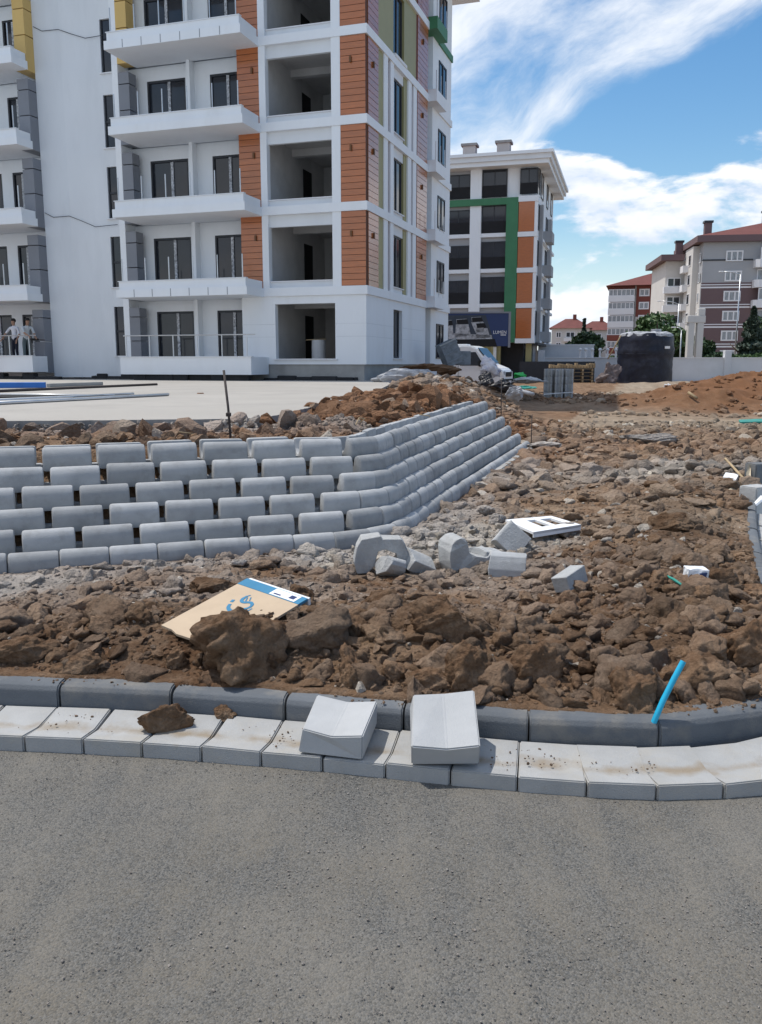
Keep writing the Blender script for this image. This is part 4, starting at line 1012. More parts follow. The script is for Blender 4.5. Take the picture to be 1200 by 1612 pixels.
bar('steel_pipe', gd(-80, 619, zt + .03), gd(247, 605, zt + .03), .035, 'rust', 'thin dark pipe just in front of the blue beam', 'pipe')
bar('steel_pipe', gd(-80, 634, zt + .03), gd(210, 620, zt + .03), .03, 'steel', 'pale pipe in the middle of the terrace, second from the front', 'pipe')
bar('steel_pipe', gd(-80, 638.5, zt + .03), gd(265, 621, zt + .03), .03, 'steel', 'longest pale pipe, nearest to the terrace edge', 'pipe')
bar('steel_pipe', gd(-80, 620, zt + .03), gd(180, 622.5, zt + .03), .02, 'steel', 'thin pale bar crossing behind the two pale pipes', 'pipe')
mt = obj('rubber_mat', MB().box(-2.4, 2.4, -.55, .55, 0, .03).mesh('rubber_mat', .01), M['rubber'], None, gd(-10, 625.5, zt + .004), (0, 0, R(4))); tag(mt, 'dark flat sheet lying among the pipes at the left', 'sheet')
st = empty('stake', gd(364, 692, .80), 0, 'thin dark steel stake driven in behind the block wall', 'stake')
a, b2 = at(364, 695, 8.55), at(352.5, 583, 8.75); a.z = .72
obj('rod', MB().tube([Vector(a) - st.location, (Vector(a) + Vector(b2)) / 2 + Vector((.008, 0, 0)) - st.location, Vector(b2) - st.location], .0125, 8).mesh('rod', smooth=True), M['rust'], st)
obj('clamp', MB().box(-.02, .03, -.02, .02, -.02, .02).mesh('clamp', .006), M['rust'], st, Vector(a).lerp(b2, .43) - st.location)

# ------------------------------------------------------------------ debris on the near soil
def zat(x, y): return float(height(np.array([x]), np.array([y]))[0][0])
def slabbox(p0, u, v, n, t):             # a sheet with corner p0, edges u, v and thickness t along -n
    q = [p0, p0 + u, p0 + u + v, p0 + v]; return MB().hexa([tuple(c - n * t) for c in q] + [tuple(c) for c in q])
def carton():
    A, Bq, Dq = at(254, 984, 3.98), at(318, 1036, 3.66), at(374, 919, 4.36)
    root = empty('cardboard_carton', A, 0, 'flattened brown cardboard carton with blue edge and emblem on the spoil ridge', 'carton')
    U = Dq - A; V = Bq - A; n = U.cross(V).normalized()
    if n.z < 0: n = -n
    lu, lv = U.length, V.length; u, v = U / lu, V / lv; v = (v - u * v.dot(u)).normalized(); lv *= 1.05
    W = lambda a, b, h=0.: u * a * lu + v * b * lv + n * h
    def plate(name, poly, h0, h1, m_, parent):
        k = len(poly); mb = MB(); mb.add([W(a, b, h0) for a, b in poly] + [W(a, b, h1) for a, b in poly], [tuple(range(k - 1, -1, -1)), tuple(range(k, 2 * k))] + [(i, (i + 1) % k, k + (i + 1) % k, k + i) for i in range(k)])
        return obj(name, mb.mesh(name), M[m_], parent)
    torn = [(0, 0), (1.02, 0), (1.02, 1), (.06, 1.0), (.075, .90), (.02, .86), (.012, .72), (.055, .70), (.05, .52), (-.015, .50), (-.03, .30), (.0, .18)]
    plate('sheet', torn, -.012, 0, 'card', root)
    s = plate('blue_band', [(1.0, .0), (1.14, .0), (1.14, 1.0), (1.0, 1.0)], -.012, .002, 'blueprint', root)
    plate('label_sticker', [(1.01, .52), (1.13, .52), (1.13, .92), (1.01, .92)], .002, .0035, 'paper', s)
    plate('barcode', [(1.04, .80), (1.10, .80), (1.10, .88), (1.04, .88)], .0035, .0045, 'navy', s)
    plate('label_lines', [(1.03, .57), (1.05, .57), (1.05, .68), (1.03, .68)], .0035, .0045, 'navy', s)
    plate('side_flap', [(1.14, 0), (1.175, .02), (1.175, 1.0), (1.14, 1.0)], -.04, -.002, 'paper', root)
    plate('torn_flap', [(.03, .53), (.055, .53), (.05, .76), (.015, .74)], -.03, -.014, 'blueprint', root)
    # emblem: sweeping C, an S-like curl, a dot and two short strokes
    def ribbon(pts, ws, name):
        mb = MB(); pts = [Vector(p) for p in pts]; k = len(pts)
        L_, R_ = [], []
        for i, p in enumerate(pts):
            t = (pts[min(i + 1, k - 1)] - pts[max(i - 1, 0)]).normalized(); nn = Vector((-t.y, t.x)) * ws[i] / 2; L_.append(p + nn); R_.append(p - nn)
        vs = []
        for h in (.0004, .0022):
            for q in L_ + R_: vs.append(tuple(A0 + EX * q.x + EY * q.y + n * h))
        fs = []
        for i in range(k - 1):
            a, b, c, d = i, i + 1, k + i + 1, k + i; o = 2 * k; fs += [(a, b, c, d), (o + a, o + d, o + c, o + b), (a, o + a, o + b, b), (d, c, o + c, o + d)]
        fs += [(0, k, 3 * k, 2 * k), (k - 1, 3 * k - 1, 4 * k - 1, 2 * k - 1)]
        mb.v = vs; mb.f = fs; return obj(name, mb.mesh(name), M['blueprint'], root)
    EX = (u * .93 - v * .35).normalized(); EY = n.cross(EX).normalized()
    A0 = W(.73, .44); sc = .098
    arc = lambda cx, cy, r, a0, a1, m=14, rx=1.: [((cx + rx * r * math.cos(R(a0 + (a1 - a0) * i / m))) * sc, (cy + r * math.sin(R(a0 + (a1 - a0) * i / m))) * sc) for i in range(m + 1)]
    ws = lambda m, a, b, c: [sc * (a + (b - a) * min(1, i / (m * .4)) if i < m * .4 else b + (c - b) * (i - m * .4) / (m * .6)) for i in range(m + 1)]
    ribbon(arc(-.25, .0, .68, 85, 255), ws(14, .16, .24, .05), 'emblem_arc')
    ribbon(arc(-.18, -.12, .38, 190, 330) + arc(.36, .02, .26, 215, 95)[0:] + arc(.36, -.02, .30, 90, 10, rx=1.7), [sc * .15] * 10 + [sc * .19] * 25 + [sc * .13] * 5 + [sc * .06] * 5, 'emblem_curl')
    ribbon([(.02 * sc, .72 * sc), (.26 * sc, .72 * sc)], [sc * .17, sc * .17], 'emblem_dot')
    ribbon([(.25 * sc, .02 * sc), (.62 * sc, .10 * sc)], [sc * .07, sc * .07], 'emblem_stroke'); ribbon([(.32 * sc, -.16 * sc), (.66 * sc, -.08 * sc)], [sc * .06, sc * .06], 'emblem_stroke')
carton()

a, b2 = at(1031, 1133, 3.20), at(1076, 1041, 3.25)
bp = MB().tube([a + Vector((-.006, .006, -.03)), a, a.lerp(b2, .35) + Vector((-.006, 0, -.004)), a.lerp(b2, .7) + Vector((-.003, 0, 0)), b2], .0118, 14)
o = obj('blue_pipe', bp.mesh('blue_pipe', smooth=True), M['bluepipe']); o.data.set_sharp_from_angle(angle=R(50)); tag(o, 'bright blue plastic pipe sticking up behind the kerb', 'pipe')

# broken wall blocks
def frag(name, prof, w, px, py, Y, rot, label, m_='blockl', chip=0.014, seed=0, size=1.1, lift=.075):
    random.seed(seed); mb = MB().prism(prof, 'x', -w / 2, w / 2); me = mb.mesh(name)
    bm = bmesh.new(); bm.from_mesh(me); cy = sum(p[0] for p in prof) / len(prof); cz = sum(p[1] for p in prof) / len(prof)
    for v in bm.verts: v.co.y -= cy; v.co.z -= cz
    for v in bm.verts: v.co *= size
    for v in bm.verts:
        v.co += Vector((random.uniform(-chip, chip), random.uniform(-.004, .004), random.uniform(-.004, .004)))
    bmesh.ops.bevel(bm, geom=list(bm.edges), offset=.004, segments=1, affect='EDGES', clamp_overlap=True)
    bmesh.ops.triangulate(bm, faces=[f for f in bm.faces if len(f.verts) > 4])
    bm.to_mesh(me); bm.free()
    o = obj(name, me, M[m_], None, hit(px, py, lift), rot); return tag(o, label, 'block fragment', 'broken wall blocks on the soil')
leg = [(0, .02), (0, .09), (.006, .135), (.022, .170), (.046, .190), (.072, .196), (.094, .186), (.105, .160), (.112, .06), (.08, .0)]
half = [(.014, 0), (.003, .045), (0, .09), (.006, .135), (.022, .170), (.046, .190), (.075, .196), (.10, .186), (.112, .160), (.118, .105), (.150, .078), (.205, .065), (.25, .085), (.27, .075), (.26, 0)]
fullU = [(p[0], p[1]) for p in BP]
arch = [(0, 0), (-.02, .08), (.0, .19), (.035, .25), (.17, .27), (.185, .245), (.32, .248), (.345, .21), (.39, .06), (.30, .05), (.285, .145), (.2, .17), (.15, .16), (.125, .05), (.08, .0)]
frag('broken_block', arch, .17, 598, 868, 6.72, (R(4), 0, R(100)), 'big broken arch-shaped wall block against the corner of the wall', seed=1, size=1.0, lift=.155).rotation_euler = (R(0), R(0), R(-86))
frag('broken_block', leg, .12, 618, 892, 6.46, (R(70), R(20), R(30)), 'small angular block piece under the broken arch', seed=2)
frag('broken_block', leg, .20, 655, 880, 6.55, (R(-50), R(25), R(40)), 'wedge-shaped block piece right of the broken arch', seed=3)
frag('broken_block', half, .17, 728, 866, 6.85, (R(8), R(0), R(-72)), 'upright L-shaped broken block with a curved hollow', seed=4, size=1.35, lift=.14)
frag('broken_block', leg, .19, 757, 873, 6.78, (R(-80), R(10), R(50)), 'rounded block stub in front of the L-shaped one', seed=8)
frag('broken_block', [(0, 0), (0, .19), (.012, .205), (.10, .205), (.115, .19), (.115, 0)], .20, 800, 846, 7.15, (R(-28), R(-42), R(28)), 'block piece tilted up on one corner before the white board', seed=5, lift=.13)
frag('broken_block', leg, .225, 799, 888, 6.5, (R(-6), R(2), R(-8)), 'block end lying with rounded face to the viewer', 'block', seed=6)
frag('paving_stub', [(0, 0), (0, .09), (.1, .09), (.1, 0)], .20, 898, 911, 6.02, (R(-12), R(-8), R(48)), 'lone rectangular concrete stub on the brown soil', seed=7)
for i, (px, py, Y, r, lab) in enumerate(((620, 905, 6.25, .07, 'rough pale lump in front of the broken arch'), (690, 893, 6.5, .065, 'whitish lump between the arch and the L-shaped block'), (735, 893, 6.45, .09, 'flat grey lump under the L-shaped block'), (765, 803, 8.3, .10, 'pale boulder behind the tilted block'), (782, 820, 7.8, .10, 'whitish boulder touching the white board'), (885, 833, 7.3, .13, 'grey stone on the right end of the white board'), (640, 880, 6.9, .06, 'grey stone behind the wedge piece'), (688, 842, 7.45, .09, 'grey stone near the foot of the wall corner'))):
    one_clod('rubble_stone', px, py, Y, r * .8, 60 + i, lab, (1.2, .9, .7), .62, .9, group='pale rubble stones by the broken blocks')['category'] = 'stone'

def panel():
    p0, p1, p3 = hit(796, 818, .09), hit(840, 838, .10), hit(868, 812, .07)
    root = empty('white_cutout_board', p0, 0, 'white plastic board with square cut-outs lying on the soil', 'board')
    q0, q1, q3 = Vector((0, 0, 0)), p1 - p0, p3 - p0; q3 = q3 * 1.0; n = q3.cross(q1).normalized(); n = n if n.z > 0 else -n
    far = hit(915, 826, .09) - p0
    c = [q0, q1, far, q3]
    def lerp(a, b): 
        return c[0].lerp(c[3], a).lerp(c[1].lerp(c[2], a), b)
    xs = [0, .34, .52, .62, .86, 1]; ys = [0, .2, .74, 1]; mb = MB()
    for i in range(5):
        for j in range(3):
            if j == 1 and i in (1, 3): continue
            q = [lerp(xs[i], ys[j]), lerp(xs[i + 1], ys[j]), lerp(xs[i + 1], ys[j + 1]), lerp(xs[i], ys[j + 1])]
            mb.hexa([tuple(v - n * .02) for v in q] + [tuple(v) for v in q])
    obj('sheet', mb.mesh('sheet'), M['whiteplastic'], root)
    mb = MB(); q = [c[1] - n * .0, c[2] - n * .0]; mb.hexa([tuple(q[0] - n * .045), tuple(q[1] - n * .045), tuple(q[1] - n * .045 + (c[3] - c[2]) * .02), tuple(q[0] - n * .045 + (c[0] - c[1]) * .02), tuple(q[0] + n * .002), tuple(q[1] + n * .002), tuple(q[1] + n * .002 + (c[3] - c[2]) * .02), tuple(q[0] + n * .002 + (c[0] - c[1]) * .02)])
    obj('rim', mb.mesh('rim'), M['whiteplastic'], root)
panel()

def packet():
    p = hit(1096, 908, .07); root = empty('crumpled_packet', p, R(10), 'crumpled white paper packet with dark print in the soil', 'packet')
    mb = MB(); w, h, d = .062, .11, .04
    mb.hexa([(-w, -d, -.05), (w * .8, -d, -.045), (w * .9, d, -.05), (-w, d, -.04), (-w * 1.1, -d * .7, h * .5), (w, -d * .9, h * .42), (w * 1.05, d * .8, h * .5), (-w, d, h * .55)])
    me = mb.mesh('paper_body', .004); bm = bmesh.new(); bm.from_mesh(me); bmesh.ops.subdivide_edges(bm, edges=bm.edges, cuts=3, use_grid_fill=True)
    for v in bm.verts: v.co += Vector((random.uniform(-1, 1), random.uniform(-1, 1), random.uniform(-1, 1))) * .004
    bm.to_mesh(me); bm.free(); obj('paper_body', me, M['paper'], root)
    obj('dark_print', MB().hexa([(-.01, -.0475, -.02), (.03, -.0475, -.01), (.03, -.04, -.01), (-.01, -.04, -.02), (.0, -.044, .03), (.045, -.046, .034), (.045, -.035, .034), (.0, -.035, .03)]).mesh('dark_print'), M['navy'], root)
packet()
g0, g1, g2 = hit(1030, 897, .03), hit(1060, 915, .05), hit(1090, 932, .03)
tag(obj('plant_stalk', MB().tube([g0, g1 + Vector((0, 0, .012)), g2], [.005, .009, .006], 6).mesh('plant_stalk', smooth=True), M['leaf2'] if False else M['plteal']), 'thin green stalk lying left of the crumpled packet', 'stalk')

# odds and ends by the right-hand kerb
def sheet(name, pts, t, m_, label, cat, group=None):
    q = [Vector(p) for p in pts]; n = (q[1] - q[0]).cross(q[-1] - q[0]).normalized(); k = len(q)
    mb = MB(); mb.add([tuple(p) for p in q] + [tuple(p - n * t) for p in q], [tuple(range(k)), tuple(range(2 * k - 1, k - 1, -1))] + [(i, k + i, k + (i + 1) % k, (i + 1) % k) for i in range(k)])
    return tag(obj(name, mb.mesh(name), M[m_]), label, cat, group)
sheet('plywood_offcut', [at(1143, 784, 9.2), at(1142, 775, 9.35), at(1158, 765, 9.6), at(1176, 763, 9.7), at(1180, 767, 9.6), at(1166, 778, 9.35)], .015, 'ply', 'pale leaf-shaped plywood offcut by the right-hand kerb', 'offcut')
sheet('plywood_offcut', [at(1176, 762, 9.7), at(1175, 745, 9.8), at(1179, 729, 9.9), at(1182, 735, 9.9), at(1182, 760, 9.7)], .015, 'ply', 'thin grey board standing on end behind the leaf-shaped offcut', 'offcut')
bar('stick', at(1142, 722, 10.4), at(1179, 762, 9.6), .014, 'wood', 'grey stick leaning towards the plywood offcuts', 'stick', group='scraps by the right kerb')
sheet('foam_board', [at(1138, 757, 9.9), at(1142, 750, 10.2), at(1163, 753, 10.0), at(1158, 762, 9.7)], .05, 'whiteplastic', 'small white foam block left of the leaf-shaped offcut', 'foam block')
o = obj('blue_hose', MB().tube([at(1181, 765, 9.4), at(1186, 778, 9.2), at(1187, 790, 9.0), at(1184, 800, 8.9)], .02, 8).mesh('blue_hose', smooth=True), M['bluepipe']); tag(o, 'short bent blue hose hanging below the plywood offcuts', 'hose')
o = obj('blue_hose', MB().tube([at(1187, 880, 6.6), at(1190, 893, 6.5), at(1193, 905, 6.4)], .016, 8).mesh('blue_hose', smooth=True), M['bluepipe']); tag(o, 'short blue pipe end at the right picture edge by the kerb', 'hose')
for i, (px, py, Y, rz, lab) in enumerate(((1190, 790, 8.9, .5, 'pale kerb block standing at the right picture edge'), (1197, 752, 9.9, .2, 'grey kerb block behind, at the right picture edge'))):
    me = MB().box(-.14, .14, -.11, .11, -.15, .17).mesh('spare_block', .012, 2); tag(obj('spare_block', me, M['blockl' if i == 0 else 'kerb'], None, at(px, py, Y), (0, 0, rz)), lab, 'block', 'spare kerb blocks at right')
sheet('white_strip', [at(1185, 802, 8.5), at(1184, 799, 8.6), at(1200, 782, 8.7), at(1204, 786, 8.6)], .02, 'whiteplastic', 'white plastic strip lying across the right kerb', 'strip')
sheet('white_scrap', [at(1030, 715, 15.0), at(1033, 711, 15.4), at(1046, 713, 15.4), at(1044, 718, 14.8)], .03, 'paper', 'small white scrap on the grey rubble in mid distance', 'scrap')
one_clod('slab_fragment', 1018, 690, 16.6, .32, 91, 'dark grey slab fragment on the rough soil in mid distance', (1.5, .8, .35), .4, .9)['category'] = 'stone'
one_clod('slab_fragment', 858, 700, 15.6, .26, 92, 'flat pale stone at the far foot of the block wall', (1.6, .8, .3), .9, .9)['category'] = 'stone'

# ------------------------------------------------------------------ heap beyond the wall: bin, sheeting, van
def grey_bin():
    p = at(708, 556, 38.5); root = empty('tipped_bin', p, R(15), 'weathered grey plastic bin tipped on top of the heap', 'bin')
    mb = MB(); w, d, h = .38, .36, .52; t = .04
    mb.box(-w, w, -d, d, -h, -h + t).box(-w, -w + t, -d, d, -h + t, h).box(w - t, w, -d, d, -h + t, h).box(-w + t, w - t, -d, -d + t, -h + t, h).box(-w + t, w - t, d - t, d, -h + t, h)
    obj('tub', mb.mesh('tub'), M['greybin'], root, rot=(0, R(-24), 0))
    mb = MB()
    for z in (-.35, .0, .36): mb.box(-w - .02, w + .02, -d - .03, -d, z, z + .07)
    obj('rib', mb.mesh('rib'), M['greybin'], root, rot=(0, R(-24), 0))['kind'] = 'stuff'
    obj('rim', MB().box(-w - .04, w + .04, -d - .04, -d + .02, h - .04, h + .02).mesh('rim'), M['blockl'], root, rot=(0, R(-24), 0))
    obj('side_wall', MB().box(-.02, .62, .1, .5, -.4, .22).mesh('side_wall', .02), M['greybin'], root, loc=(.42, 0, -.12))
grey_bin()
def crumple(name, px, py, Y, size, m_, label, seed, cat='sheeting', rz=0.):
    V, F = rock(4, seed, 12, .5); V = V * np.array(size) * 1.15; V *= (1 + .25 * n3(V / max(size), seed + 3, 4.))[:, None]
    o = obj(name, npmesh(name, V, F, smooth=False), M[m_], None, at(px, py, Y), (0, 0, rz)); return tag(o, label, cat, 'plastic waste at the end of the wall')
crumple('plastic_sheet', 771, 581, 31, (.52, .35, .33), 'plwhite', 'white and purple printed sheeting on the heap below the van', 101)
crumple('plastic_sheet', 766, 598, 27.5, (.22, .25, .22), 'plblack', 'dark blue-black bag left of the black sheeting', 102)
crumple('plastic_sheet', 790, 608, 25.5, (.42, .3, .24), 'plblack', 'black crumpled sheeting at the far end of the wall', 103)
crumple('plastic_sheet', 820, 591, 33, (.36, .3, .17), 'plgreen', 'bright green netting heap right of the van', 104, 'netting')
crumple('plastic_sheet', 809, 617, 23, (.25, .2, .2), 'plclear', 'pale clear film at the tip of the wall', 105)
crumple('plastic_sheet', 829, 610, 27, (.3, .25, .07), 'plteal', 'teal sheeting scrap lying on the soil', 106)
crumple('plastic_sheet', 838, 600, 32, (.6, .4, .12), 'plclear', 'pale film spread beside the green netting', 107)
crumple('plastic_sheet', 640, 602, 30, (1.0, .5, .34), 'plclear', 'grey-white film bundle at the building corner', 108)
bar('waste_pipe', at(808, 612, 25.5), at(840, 621, 25.0), .06, 'plclear', 'pale plastic pipe lying out from the black sheeting', 'pipe', group='plastic waste at the end of the wall')
one_clod('soil_heap', 672, 585, 33, .85, 111, 'dark brown soil heap against the side of the new building', (1.5, 1, .55), .15, 0, .35)['category'] = 'soil heap'

def van():
    root = empty('van', (4.55, 50.0, 0), R(-24), 'white panel van parked behind the heap, facing right', 'van')
    prof = [(-2.6, .45), (-2.65, 1.3), (-2.55, 2.35), (-2.35, 2.56), (.9, 2.56), (1.25, 2.42), (2.0, 1.55), (2.7, 1.28), (2.85, 1.05), (2.88, .5), (2.75, .38), (-2.5, .38)]
    def P_(name, mb, m_, parent=root, bev=0.): return obj(name, mb.mesh(name, bev, 2) if isinstance(mb, MB) else mb, M[m_], parent)
    P_('body', MB().prism(prof, 'y', -.95, .95), 'vanpaint', bev=.07)
    P_('roof_vent', MB().box(-.6, .5, -.35, .35, 2.55, 2.66), 'vanpaint', bev=.03)
    for s in (-1, 1):
        y = s * .955
        for x0, x1 in ((-2.3, -1.25), (-1.15, .15)): P_('side_window', MB().prism([(x0, 1.5), (x1, 1.5), (x1, 2.2), (x0, 2.2)], 'y', y, y + s * .006), 'glass')
        P_('door_window', MB().prism([(.3, 1.45), (1.72, 1.45), (1.22, 2.2), (.3, 2.2)], 'y', y, y + s * .006), 'glass')
        P_('mirror', MB().box(1.45, 1.6, y, y + s * .22, 1.4, 1.75), 'rubber', bev=.03)
        P_('headlight', MB().box(2.55, 2.88, s * .86, s * .60, .92, 1.15), 'headlamp', bev=.03)
        for x in (-1.75, 1.85):
            w = P_('wheel', MB().tube([(x, s * .72, .35), (x, s * .97, .35)], .36, 20), 'rubber'); P_('rim', MB().tube([(x, s * .97, .35), (x, s * .985, .35)], .2, 14), 'steel', w)
        P_('door_line', MB().box(.2, .22, y, y + s * .004, .5, 2.25), 'rubber')
    P_('windscreen', MB().hexa([(1.30, -.82, 2.41), (1.98, -.88, 1.60), (1.98, .88, 1.60), (1.30, .82, 2.41), (1.33, -.82, 2.44), (2.02, -.88, 1.63), (2.02, .88, 1.63), (1.33, .82, 2.44)]), 'glass')
    P_('grille', MB().box(2.87, 2.90, -.55, .55, .85, 1.1), 'rubber'); P_('bumper', MB().box(2.6, 2.96, -.93, .93, .4, .72), 'rubber', bev=.05)
    P_('number_plate', MB().box(2.96, 2.975, -.26, .26, .5, .62), 'paper')
van()

# ------------------------------------------------------------------ stacks of blocks on the track
def stacks():
    me = block_mesh(.325, inset=.008); me.materials.append(M['blockl'])
    base = gd(878, 629, 0.); lab = ['left-hand column', 'middle column', 'right-hand column', 'rear left column', 'rear right column']
    ra = Matrix(((0, -1, 0), (0, 0, -1), (1, 0, 0))).to_euler(); rb = Matrix(((0, 1, 0), (0, 0, 1), (1, 0, 0))).to_euler()
    for k, (dx, dy) in enumerate(((-.45, 0), (0, -.10), (.44, -.05), (-.22, .46), (.24, .48))):
        root = empty('block_stack', (base.x + dx, base.y + dy, .02), R(-9 + k * 5), 'grey wall blocks stacked on end on the track, ' + lab[k], 'block stack', 'stacks of wall blocks')
        for i in range(4):
            obj('wall_block', me, None, root, (.185, -.003, .165 + i * .33), ra); obj('wall_block', me, None, root, (-.185, .003, .165 + i * .33), rb)
        if k == 2: obj('strap', MB().box(-1.1, .2, -.235, -.225, .28, .32).mesh('strap'), M['whiteplastic'], root, rot=(0, R(-4), 0))
    tag(obj('timber_batten', MB().box(-.8, .8, -.05, .05, 0, .06).mesh('timber_batten', .008), M['wood'], None, gd(878, 633, .05), (0, 0, .2)), 'short timber batten before the block stacks', 'batten')
stacks()

def pallets():
    W_ = 73
    def pallet_stack(px, n, label, wd, top):
        p = at(px, 598, W_); root = empty('pallet_stack', (p.x, W_, 0), R(-6), label, 'pallets', 'pallets by the boundary wall')
        for i in range(n):
            z = .02 + i * .30
            for y in (-.5, 0, .5): obj('deck_board', MB().box(-wd, wd, y - .1, y + .1, z + .2, z + .235).mesh('deck_board'), M['wood'], root)
            for x in (-wd * .92, 0, wd * .92): obj('bearer', MB().box(x - .07, x + .07, -.6, .6, z, z + .2).mesh('bearer'), M['wood'], root)
        if top:
            for i in range(8): obj('timber', MB().box(-wd + i * .24, -wd + i * .24 + .2, -.4, .4, .02 + n * .30, .02 + n * .30 + random.uniform(.2, .42)).mesh('timber', .01), M['wood'], root)
    pallet_stack(916, 4, 'stack of pale wooden pallets against the boundary wall', .85, True)
    pallet_stack(882, 4, 'heap of bundled timber left of the pallet stack', .95, True)
pallets()

def tank():
    Yk = 72; p = at(1014, 598, Yk); root = empty('water_tank', (p.x, Yk, 0), 0, 'big cylindrical tank wrapped in black plastic before the boundary wall', 'tank')
    rg = random.Random(4); mb = MB(); n = 40; rows = 14; r = 2.2; vs = []; fs = []
    for i in range(rows):
        z = i / (rows - 1) * 3.9
        for j in range(n):
            a = 2 * PI * j / n; rr = r * (1 + rg.uniform(-.02, .02)) + (.06 if 8 <= i <= 9 else 0) - (.12 if i == rows - 1 else 0); vs.append((rr * math.cos(a), rr * math.sin(a), z + (rg.uniform(-.12, .12) if i == rows - 1 else rg.uniform(-.05, .05) if 0 < i else 0)))
    for i in range(rows - 1): fs += [(i * n + j, i * n + (j + 1) % n, (i + 1) * n + (j + 1) % n, (i + 1) * n + j) for j in range(n)]
    mb.add(vs, fs); obj('wrapped_shell', mb.mesh('wrapped_shell', smooth=True), M['tank'], root)
    mb = MB(); mb.tube([(0, 0, 3.75), (0, 0, 3.95), (0, 0, 4.12)], [2.16, 2.1, 1.6], 36); obj('lid', mb.mesh('lid', jitter=.05), M['tankcap'], root)
    obj('hatch', MB().cyl(.5, -.9, 4.0, 4.32, .42, 18).mesh('hatch', .03), M['tankcap'], root)
    obj('strap', MB().tube([(2.24 * math.cos(a), 2.24 * math.sin(a), 2.35) for a in [2 * PI * i / 36 for i in range(37)]], .03, 5).mesh('strap'), M['tank'], root)
    obj('paper_label', MB().box(.9, 1.3, -2.14, -2.06, 2.75, 2.95).mesh('paper_label'), M['paper'], root)
    crumple('tarpaulin_heap', 962, 590, 70, (.75, .5, .95), 'sack', 'brown crumpled tarpaulin heap left of the black tank', 121, 'tarpaulin')
    crumple('tarpaulin_heap', 948, 595, 70, (.9, .5, .4), 'sack', 'low grey-brown tarpaulin scrap further left of the tank', 122, 'tarpaulin')
    bar('leaning_pole', at(957, 565, 71), at(978, 528, 70.5), .05, 'wood', 'pale pole leaning on the left shoulder of the black tank', 'pole', group='poles by the tank')
tank()

# ------------------------------------------------------------------ boundary wall, posts, gate frame, lamps
def boundary():
    Yb = 78.; root = empty('boundary_wall', at(1000, 598, Yb), 0, 'long low white boundary wall across the back of the site', 'wall'); ox = root.location.x; root.location.z = 0
    xl, xr = at(852, 560, Yb).x, at(1420, 560, Yb).x
    obj('wall_body', MB().box(xl - ox, xr - ox, 0, .25, -.3, 2.05).mesh('wall_body'), M['bwall'], root)
    obj('coping', MB().box(xl - ox - .05, xr - ox + .05, -.06, .31, 2.05, 2.12).mesh('coping'), M['trim'], root)
    for px in (852, 1004, 1146): x = at(px, 560, Yb).x - ox; obj('wall_pier', MB().box(x - .3, x + .3, -.12, .4, -.3, 2.75).mesh('wall_pier', .02), M['bwall'], root)
    for px in (914, 923, 933, 945, 957, 970):
        x = at(px, 560, Yb).x - ox; f = obj('baluster', MB().cyl(x, .12, 2.12, 2.7, .09, 8).mesh('baluster'), M['trim'], root)
        V, F = ico(2); obj('ball_cap', npmesh('ball_cap', V * .16 + np.array([x, .12, 2.8]), F), M['trim'], f)
    Yw = 84.; a = at(848, 560, Yw).x; b = at(935, 560, Yw).x
    r2 = empty('high_wall', (a, Yw, 0), 0, 'higher stretch of white wall behind, below the orange building', 'wall')
    obj('wall_body', MB().box(0, b - a, 0, .3, -.3, 3.3).mesh('wall_body'), M['bwall'], r2); obj('coping', MB().box(-.05, b - a + .05, -.06, .36, 3.3, 3.4).mesh('coping'), M['trim'], r2)
    # concrete gate frame
    Yg = 88.; g = empty('gate_frame', at(1093, 560, Yg), 0, 'tall concrete portal frame standing beyond the boundary wall', 'gate frame'); g.location.z = 0
    for px in (1086, 1100): x = at(px, 540, Yg).x - g.location.x; obj('pillar', MB().box(x - .32, x + .32, -.3, .3, 0, 5.6).mesh('pillar', .03), M['cream'], g)
    x0 = at(1079, 540, Yg).x - g.location.x; x1 = at(1107, 540, Yg).x - g.location.x
    obj('lintel', MB().box(x0, x1, -.35, .35, 5.6, 6.3).mesh('lintel', .03), M['cream'], g)
    obj('finial', MB().box(x1 - .75, x1 - .05, -.3, .3, 6.3, 7.0).mesh('finial', .05), M['cream'], g)
    def lamp(px, ytop, Y, label, arm):
        p = at(px, ytop, Y); r = empty('street_lamp', (p.x, Y, 0), 0, label, 'street lamp', 'street lamps beyond the wall')
        obj('pole', MB().tube([(0, 0, 0), (0, 0, p.z)], [.10, .06], 8).mesh('pole', smooth=True), M['steel'], r)
        obj('arm', MB().tube([(0, 0, p.z - .05), (arm * .5, 0, p.z + .25), (arm, 0, p.z + .3)], .05, 6).mesh('arm', smooth=True), M['steel'], r)
        obj('lamp_head', MB().box(arm - .1, arm + .55 * (1 if arm > 0 else -1), -.13, .13, p.z + .24, p.z + .36).mesh('lamp_head', .03), M['trim'], r)
    lamp(1166, 432, 100, 'tall street lamp in front of the mauve building', -1.9)
    lamp(1069, 478, 110, 'street lamp left of the mauve building, partly behind trees', -2.2)
    lamp(1073, 520, 92, 'short lamp post just left of the gate frame', -.5)
    q = empty('fence_gate', at(832, 580, 80), 0, 'narrow white gate post with dark infill below the orange panels', 'gate'); q.location.z = 0
    obj('post', MB().box(-.75, -.5, 0, .2, 0, 3.2).mesh('post'), M['trim'], q); obj('post', MB().box(.35, .6, 0, .2, 0, 3.2).mesh('post'), M['trim'], q); obj('infill', MB().box(-.5, .35, .05, .12, .1, 2.9).mesh('infill'), M['frame'], q)
    V, F = ico(2); obj('globe_lamp', npmesh('globe_lamp', V * .25 + np.array([-.1, .1, 3.4]), F), M['trim'], q)
boundary()

